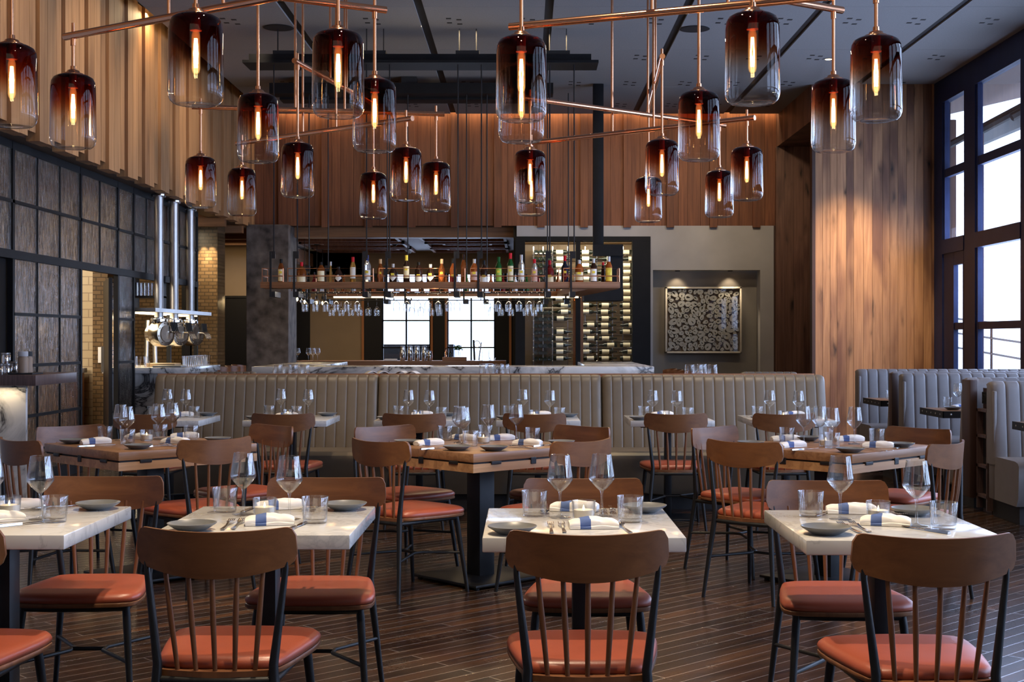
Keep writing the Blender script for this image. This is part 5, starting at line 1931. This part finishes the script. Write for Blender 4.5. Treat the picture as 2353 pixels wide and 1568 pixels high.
# ------------------------------------------------------------------ tap bar on the left
t = thing('tap_counter', 'marble-fronted tap counter at the end of the glazed screen', 'counter', (0, 0, 0))
MB().rbox(-4.98, -4.0, 15.9, 17.75, .93, 1.0, .004).build('worktop', M['vein_marble'], t, 40)
MB().box(-4.96, -4.03, 15.93, 17.7, .0, .93).build('front', M['vein_marble'], t)
pipes = [(365, 16.15), (400, 16.9), (437, 17.9)]
for k, (px, d) in enumerate(pipes):
    x = xat(px, d)
    t = thing('beer_tap_tower', 'steel pipe with round steel drum and black tap handles, %s one of three' % ('nearest', 'middle', 'farthest')[k], 'beer tower', (x, d, 0), 0, 'beer tap towers')
    MB().tube([(0, 0, 1.60), (0, 0, SOF - .02)], .052, 20).build('pipe', M['steel'], t, 60)
    fl = MB().lathe([(0, 1.545), (.10, 1.545), (.10, 1.575), (.055, 1.58), (.055, 1.60), (0, 1.60)], 24)
    f2 = MB().lathe([(0, SOF - .03), (.09, SOF - .03), (.09, SOF - .01), (0, SOF - .01)], 24)
    for j in range(8):
        a = j * pi / 4
        fl.lathe([(0, 1.53), (.012, 1.53), (.012, 1.59), (0, 1.59)], 8, (.082 * cos(a), .082 * sin(a), 0))
        f2.lathe([(0, SOF - .045), (.01, SOF - .045), (.01, SOF - .02), (0, SOF - .02)], 8, (.076 * cos(a), .076 * sin(a), 0))
    fl.build('flange', M['chrome'], t, 40)
    f2.build('ceiling_flange', M['chrome'], t, 40)
    R = Matrix.Translation((0, 0, 1.40)) @ Matrix.Rotation(-.5, 4, 'Z') @ Matrix.Rotation(pi / 2, 4, 'Y')
    dr = MB().lathe([(0, -.15), (.085, -.15), (.095, -.14), (.098, -.06), (.145, -.04), (.152, -.03), (.152, .10), (.145, .115), (.10, .12), (.10, .13), (0, .13)], 32, (0, 0, 0), R)
    dr.tube([(0, 0, 1.5), (0, 0, 1.55)], .03, 12)
    db = dr.build('drum', M['brass_steel'], t, 35)
    bo = MB()
    for j in range(8):
        a = j * pi / 4 + .2
        bo.lathe([(0, .0), (.010, .0), (.008, .012), (0, .012)], 8, (0, 0, 0), R @ Matrix.Translation((.125 * cos(a), .125 * sin(a), .113)))
        bo.lathe([(0, -.012), (.008, -.012), (.010, 0), (0, .0)], 8, (0, 0, 0), R @ Matrix.Translation((.122 * cos(a), .122 * sin(a), -.048)))
    bo.build('bolts', M['chrome'], db, 40)
    for j in range(4):
        yy = -.02 + j * .075
        xx = .13 + .045 * j * 0
        tp = MB().tube([(xx - .03, yy, 1.42), (xx + .05, yy, 1.42), (xx + .075, yy, 1.40), (xx + .095, yy, 1.34)], [.011, .012, .010, .008], 8).build('tap', M['chrome'], t, 60)
        MB().tube([(xx + .05, yy, 1.43), (xx + .035, yy, 1.47), (xx + .025, yy, 1.54)], [.007, .012, .014], 8).build('tap_handle', M['black'], tp, 60)
t = thing('lit_steel_shelf', 'thin steel shelf with light strip crossing the three steel pipes', 'shelf', (0, 0, 0))
zsh = 1.655
MB().box(-4.74, -4.28, 15.65, 18.45, zsh, zsh + .045).build('shelf_board', M['steel'], t)
MB().box(-4.68, -4.45, 15.75, 18.35, zsh - .014, zsh - .001).build('light_strip', M['led'], t)
rnd = random.Random(2)
for k in range(7):
    t = thing('steel_cup', 'tall steel cup on the upper shelf behind the pipes', 'cup', (-4.94 + .047 * k, 17.2, 2.0 - .1145), 0, 'steel cups on the upper rack')
    MB().lathe([(0, 0), (.018, 0), (.022, .17), (.020, .17), (.016, .004), (0, .004)], 14).build('cup_body', M['chrome'], t, 40)
t = thing('upper_rack', 'dark steel rack behind the steel pipes', 'rack', (0, 0, 0))
MB().box(-4.98, -4.6, 17.05, 17.4, 1.86, 1.885).box(-4.98, -4.6, 17.05, 17.4, 2.12, 2.14).build('rack_shelf', M['blackened'], t)
MB().box(-4.98, -4.965, 17.05, 17.4, 1.70, 2.14).build('rack_side', M['blackened'], t)
MB().box(-4.62, -4.6, 17.05, 17.4, 1.70, 2.14).build('rack_side', M['blackened'], t)
tag(MB().rbox(-4.95, -4.65, 17.1, 17.3, 2.142, 2.175, .004).build('red_beam', M['red_paint']), 'red painted bar above the rack behind the pipes', 'bar')
for k, (xx, lean) in enumerate(((-4.92, .0), (-4.80, -.03))):
    tag(MB().tube([(xx, 17.55, 1.005), (xx + lean, 17.6, 1.58)], .03, 8).build('wooden_paddle', M['steel'], None, 50), 'tall pale paddle leaning behind the drums, %s one' % ('left', 'right')[k], 'paddle', 'leaning paddles')


def make_pint():
    t = thing('beer_glass', '-', 'beer glass')
    MB().lathe([(0, 0), (.030, 0), (.040, .13), (.037, .13), (.027, .008), (0, .008)], 16).build('glass_wall', M['glass'], t, 40)
    return t


pg = Maker(make_pint)
for k in range(12):
    pg((-4.11, 16.35 + k * .105, 1.0005), 0, 'clear beer glass in the row along the right edge of the tap counter', 'beer glasses along the tap counter')
for k in range(5):
    pg((-4.95 + k * .115, 16.05 + .03 * (k % 2), 1.0005), 0, 'clear beer glass at the front corner of the tap counter', 'beer glasses at the front of the tap counter')
tag(MB().rbox(-4.55, -4.2, 16.2, 16.5, 1.0005, 1.045, .004).build('bamboo_board', M['light_wood']), 'pale bamboo board on the tap counter', 'board')
tag(MB().rbox(-4.40, -4.06, 15.95, 16.22, 1.0005, 1.022, .008).build('grey_cloth', M['plate']), 'folded grey cloth on the tap counter', 'cloth')
# host stand at far left
t = thing('service_station', 'service station with walnut top and veined marble front at left edge', 'counter', (0, 0, 0))
MB().rbox(-4.5, -3.55, 9.80, 10.7, 1.0, 1.078, .004).build('worktop', M['counter_wood'], t, 40)
MB().box(-4.5, -3.67, 9.93, 9.965, .0, 1.0).build('marble_panel', M['vein_marble'], t)
MB().box(-4.5, -3.95, 9.97, 10.6, .0, 1.0).build('carcass', M['black'], t)
yo, zo = 9.95, 1.0785
tag(MB().rbox(xat(24, yo), xat(80, yo), yo - .05, yo + .18, zo, zo + .012, .004).build('black_tray', M['black']), 'black tray under the stoneware shakers at left', 'tray')
for k, (px, dy) in enumerate(((53, 0), (63, .09))):
    t = thing('stoneware_shaker', 'brown stoneware shaker with pale lid, %s of two on the tray' % ('front', 'rear')[k], 'shaker', (xat(px, yo + dy), yo + dy, zo + .0125), 0, 'stoneware shakers')
    MB().lathe([(0, 0), (.036, 0), (.037, .005), (.037, .105), (.030, .118), (.030, .122), (0, .122)], 24).build('jar_body', M['kraft'], t, 40)
    MB().lathe([(0, .122), (.035, .122), (.036, .126), (.036, .155), (.034, .158), (0, .158)], 24).build('lid', M['plaster'] if k == 0 else M['black'], t, 40)
for k, (px, z, w) in enumerate(((2, 0, 'bottom left'), (16, 0, 'bottom middle'), (13, .081, 'top'), (29, 0, 'bottom right'))):
    dy = .0 if k != 3 else .12
    t = thing('steel_canister', 'polished steel canister, %s of the stack on the service station' % w, 'canister', (xat(px, yo + .0 + dy), yo + dy, zo + z + (.0125 if k == 3 else 0)), 0, 'steel canisters')
    MB().lathe([(0, 0), (.033, 0), (.034, .003), (.034, .062), (.031, .066), (0, .066)], 24).build('can_body', M['chrome'], t, 40)
    MB().lathe([(0, .066), (.033, .066), (.0345, .07), (.0345, .078), (.032, .080), (0, .080)], 24).build('lid', M['steel'], t, 40)

# things glimpsed through the doorway
t = thing('timber_cabinet', 'orange timber cabinet seen through the doorway', 'cabinet', (0, 0, 0))
MB().rbox(-5.95, -5.35, 15.6, 16.4, .0, .93, .004).build('carcass', M['orange_door'], t, 40)
MB().rbox(-6.0, -5.33, 15.56, 16.45, .93, .985, .004).build('stone_top', M['plaster'], t, 40)
for k in range(2):
    xx = -5.88 + .16 * k
    MB().box(xx, xx + .04, 15.592, 15.6, .80, .88).build('tape_mark', M['blue_tape'], t)
tag(MB().rbox(-5.13, -5.07, 16.225, 16.25, 1.05, 1.24, .003).build('wall_switch', M['paper']), 'pale wall switch plate seen through the doorway', 'switch')

# globe pendants in the rear room
for k, (px, d) in enumerate(((683, 22.0), (700, 22.9), (711, 23.7), (728, 24.6), (741, 25.5))):
    x = xat(px, d)
    z = zat(687 + (0, 6, 4, 8, 9)[k], d)
    t = thing('globe_pendant', 'clear globe bulb pendant in the rear room, %s' % ('nearest', 'second nearest', 'middle', 'second farthest', 'farthest')[k], 'pendant', (x, d, z), 0, 'globe pendants')
    MB().lathe([(0, -.07)] + [(.07 * sin(a), -.07 * cos(a)) for a in [j * pi / 10 for j in range(1, 10)]] + [(0.015, .068)], 20).build('globe', M['glass'], t, 60)
    MB().lathe([(0, .02), (.012, .015), (.014, -.01), (.008, -.03), (0, -.032)], 10).build('filament', M['filament'], t, 60)
    MB().lathe([(0, .065), (.02, .065), (.02, .12), (0, .12)], 12).build('socket', M['black'], t, 60)
    MB().tube([(0, 0, .12), (0, 0, 3.05 - z)], .005, 6).build('cord', M['black'], t, 60)
    MB().lathe([(0, 3.045 - z), (.05, 3.045 - z), (.05, 3.06 - z), (0, 3.06 - z)], 14).build('ceiling_rose', M['black'], t, 60)


def make_stool():
    t = thing('bar_stool', '-', 'bar stool')
    n = 16
    vs = []
    for i in range(n + 1):
        u = -1 + 2 * i / n
        a = u * 1.15
        for r_, z in ((.20, .78), (.20, .965 - .02 * u * u), (.188, .965 - .02 * u * u), (.188, .78)):
            vs.append((r_ * sin(a), -r_ * cos(a), z))
    fs = [(4 * i + k, 4 * i + (k + 1) % 4, 4 * i + 4 + (k + 1) % 4, 4 * i + 4 + k) for i in range(n) for k in range(4)] + [(3, 2, 1, 0), tuple(4 * n + k for k in range(4))]
    MB().add(vs, fs).build('backrest', M['chair_back'], t, 40)
    MB().lathe([(0, .70), (.18, .70), (.19, .72), (.18, .75), (0, .755)], 24).build('seat', M['leather'], t, 40)
    for a in range(4):
        c, s = cos(a * pi / 2 + .785), sin(a * pi / 2 + .785)
        MB().tube([(.12 * c, .12 * s, .70), (.22 * c, .22 * s, 0)], .012, 8).build('leg', M['black_metal'], t, 60)
        MB().tube([(.19 * c, .19 * s, .74), (.198 * c, .198 * s, .80)], .01, 8).build('back_post', M['black_metal'], t, 60) if a > 1 else None
    return t


st = Maker(make_stool)
for k in range(5):
    st((1.72 + .02 * k, 17.0 - .48 * k, 0), pi / 2 + .2, 'low-backed bar stool at the right end of the bar, %s' % ('farthest', 'fourth nearest', 'third nearest', 'second nearest', 'nearest')[k], 'bar stools at the right')
for k, (px, d) in enumerate(((527, 18.25), (550, 18.95), (563, 19.65))):
    st((xat(px, d), d, 0), -pi / 2 - .3, 'bar stool near the concrete column, %s' % ('nearest', 'middle', 'farthest')[k], 'bar stools by the column')

# ceiling fittings
for k, (px, py) in enumerate(((640, 63), (1596, 66))):
    d = F * (CZ - H) / (VY - py)
    tag(MB().lathe([(0, 0), (.16, 0), (.17, -.006), (.15, -.010), (0, -.010)], 28, (xat(px, d), d, CZ)).build('ceiling_speaker', M['black']), 'round dark ceiling speaker, %s one' % ('left', 'right')[k], 'speaker', 'ceiling speakers')
d = F * (CZ - H) / (VY - 136)
t = thing('downlight', 'small lit round downlight in the ceiling near the windows', 'downlight', (xat(1904, d), d, CZ))
MB().lathe([(.045, 0), (.075, 0), (.078, -.006), (.045, -.004)], 24).build('ring', M['ceiling'], t, 40)
MB().lathe([(0, -.001), (.045, -.001), (.045, -.003), (0, -.003)], 24).build('lamp', M['led'], t, 40)
for k, (px, py, z) in enumerate(((907, 556, 3.06), (941, 573, 3.06))):
    d = F * (z - H) / (VY - py)
    tag(MB().lathe([(0, 0), (.09, 0), (.09, -.03), (.05, -.05), (.02, -.08), (0, -.08)], 18, (xat(px, d), d, z)).build('smoke_detector' if k else 'dome_camera', M['white_ceil' if k else 'black'], None, 40),
        ('black dome camera on the rear room ceiling', 'white smoke detector on the rear room ceiling')[k], ('camera', 'smoke detector')[k])
# ------------------------------------------------------------------ light
W = bpy.data.worlds.new('sky')
SC.world = W
W.use_nodes = True
nt = W.node_tree
nt.nodes.clear()
wo = nt.nodes.new('ShaderNodeOutputWorld')
bg = nt.nodes.new('ShaderNodeBackground')
bg.inputs['Color'].default_value = (0.56, 0.70, 1.0, 1)
bg.inputs['Strength'].default_value = SKY
nt.links.new(bg.outputs[0], wo.inputs[0])


def spot(name, loc, to, power, ang, col=(1.0, 0.80, 0.56), rad=0.05, blend=0.35):
    l = bpy.data.lights.new(name, 'SPOT')
    l.energy, l.color, l.spot_size, l.spot_blend, l.shadow_soft_size = power, col, radians(ang), blend, rad
    o = bpy.data.objects.new(name, l)
    COL.objects.link(o)
    o.location = loc
    o.rotation_euler = (Vector(to) - Vector(loc)).to_track_quat('-Z', 'Y').to_euler()
    return o


def area(name, loc, to, power, sx, sy, col, up='Y', portal=False):
    l = bpy.data.lights.new(name, 'AREA')
    l.shape = 'RECTANGLE'
    l.size, l.size_y, l.energy, l.color = sx, sy, power, col
    if portal:
        l.cycles.is_portal = True
    o = bpy.data.objects.new(name, l)
    COL.objects.link(o)
    o.location = loc
    o.rotation_euler = (Vector(to) - Vector(loc)).to_track_quat('-Z', up).to_euler()
    return o


WARM = (1.0, 0.79, 0.54)
# table spots on the ceiling track, aimed down the room
spot('table_spot', (-0.35, 4.95, 4.75), (-0.3, 4.7, 0), SP1 * 2.6, 86, WARM, 0.05, .7)
spot('table_spot', (0.0, 2.7, 4.75), (-0.1, 4.9, 0.5), SP1 * 1.9, 80, WARM, 0.05, .7)
for x in (-2.3, -0.35, 1.65):
    spot('table_spot', (x + .2, 7.3, 4.75), (x, 7.8, 0.7), SP1 * 1.1, 50, WARM, 0.05, .6)
for x in (-2.3, -0.6, 1.35, 2.3):
    spot('table_spot', (x, 9.5, 4.75), (x, 10.2, 0.8), SP1 * .95, 48, WARM, 0.05, .6)
for x in (-2.0, 0.0, 1.6):
    spot('bar_spot', (x, 11.6, 4.7), (x, 14.4, 1.0), SP1 * .6, 50, WARM, 0.06, .5)
# concealed strip lights in the slots above the cladding
area('cove_left', (-4.03, 9.0 + 6, 4.95), (-4.12, 15, 3.0), COVE * 1.3, .05, 12, (1.0, .74, .42), 'Y')
area('cove_back', (0, 20.9, 4.93), (0, 20.95, 3.0), COVE * .16, 8.0, .04, (1.0, .70, .38), 'Y')
for y in (11.0, 13.0, 15.0, 17.0):
    spot('cladding_spot', (-2.6, y - .3, 4.75), (-4.2, y, 3.9), 75, 70, WARM, 0.06, .8)
# timber wall washer at right
spot('wall_washer', (4.25, 16.9, 4.7), (4.45, 18.4, 1.55), 760, 46, WARM, 0.06, .9)
spot('wall_washer', (5.0, 16.5, 4.7), (4.9, 18.4, 1.6), 200, 46, WARM, 0.06, .9)
# back wall and plaster wash
for x in (-2.8, -1.2, .4, 2.0, 3.2):
    spot('back_wash', (x, 18.0, 4.75), (x, 21, 3.4), 130, 62, WARM, 0.08, .9)
# picture niche
for px in (1557, 1678):
    spot('niche_spot', (xat(px, 21.16), 21.16, nz1 - .03), (xat(px, 21.2), 21.34, 2.02), 6, 80, WARM, 0.02, .8)
    spot('niche_spot', (xat(px, 21.02), 21.0, nz1 - .03), (xat(px, 21.1), 21.14, 1.6), 26, 80, WARM, 0.02, .8)
# scallops on the tiled pier
for px in (466, 484):
    spot('tile_spot', (xat(px, 19.9), 19.88, 2.92), (xat(px, 19.96), 20.0, 2.0), 120, 44, (1, .80, .52), 0.015, .6)
# kitchen and rear bar lamps
area('kitchen_lamp', (-6.9, 12.4, 3.05), (-6.6, 12.4, 0), 420, 1.2, 3.0, (1, .86, .68))
area('kitchen_lamp', (-5.7, 15.3, 3.0), (-5.9, 16.2, 0.5), 34, .8, .8, (1, .88, .70))
area('bar_lamp', (-5.6, 18.2, 3.0), (-5.6, 18.8, 0), 30, .9, 1.6, (1, .80, .52))
area('passage_lamp', (-5.0, 22.3, 2.9), (-5.0, 22.6, 0), 30, .5, 1.5, (1, .76, .46))
area('cellar_lamp', (.9, 21.6, 2.88), (.9, 22.2, 1.0), 40, 1.6, .2, (1, .86, .62))
area('rear_lamp', (-2.3, 23.5, 2.98), (-2.3, 23.5, 0), 40, 2.0, 2.0, (1, .78, .52))
area('bottle_lamp', (-1.0, D1 + .03, zt + .012), (-1.0, D1 + .20, zt + .13), 16, 4.0, .012, (1, .80, .52), 'X')
area('shelf_lamp', (-1.0, 15.17, zb - .03), (-1.0, 15.17, 0), 14, 3.5, .03, (1, .82, .56))
area('station_lamp', (-4.1, 9.87, .98), (-4.1, 9.93, .2), 1.6, .8, .02, (1, .80, .5))
area('tap_lamp', (-4.7, 17.0, zsh - .03), (-4.7, 17, 0), 22, .4, 2.4, (1, .84, .58))
# ambient of the other lamps behind the camera
area('room_lamp', (0, -1.2, 4.7), (0, 1.5, 0), ROOM, 5.0, 2.0, (1, .82, .62))
# daylight through the windows
for j in range(len(posts) - 1):
    y1, y0 = posts[j][0], posts[j + 1][1]
    area('window_daylight', (XR + .45, (y0 + y1) / 2, 2.45), (0, (y0 + y1) / 2, 2.0), DAY * (y1 - y0) / 1.6, y1 - y0, 4.0, (.50, .64, 1.0), 'Z')
area('rear_daylight', (-1.7, 26.9, 1.7), (-1.7, 20, 1.4), 60, 2.2, 1.8, (.6, .72, 1.0), 'Z')
for o in bpy.data.objects:
    if o.type == 'LIGHT' and o.name.startswith(('window_daylight', 'rear_daylight')):
        pass

SC.view_settings.view_transform = 'Standard'
SC.view_settings.look = 'None'
SC.view_settings.exposure = EXPO
SC.view_settings.gamma = 1
SC.view_settings.use_curve_mapping = False
cy = SC.cycles
cy.use_denoising = True
cy.max_bounces = 8
cy.diffuse_bounces = 3
cy.glossy_bounces = 4
cy.transmission_bounces = 5
cy.transparent_max_bounces = 28
cy.sample_clamp_indirect = 4.0
cy.sample_clamp_direct = 0.0
cy.caustics_reflective = False
cy.caustics_refractive = False
cy.use_light_tree = True
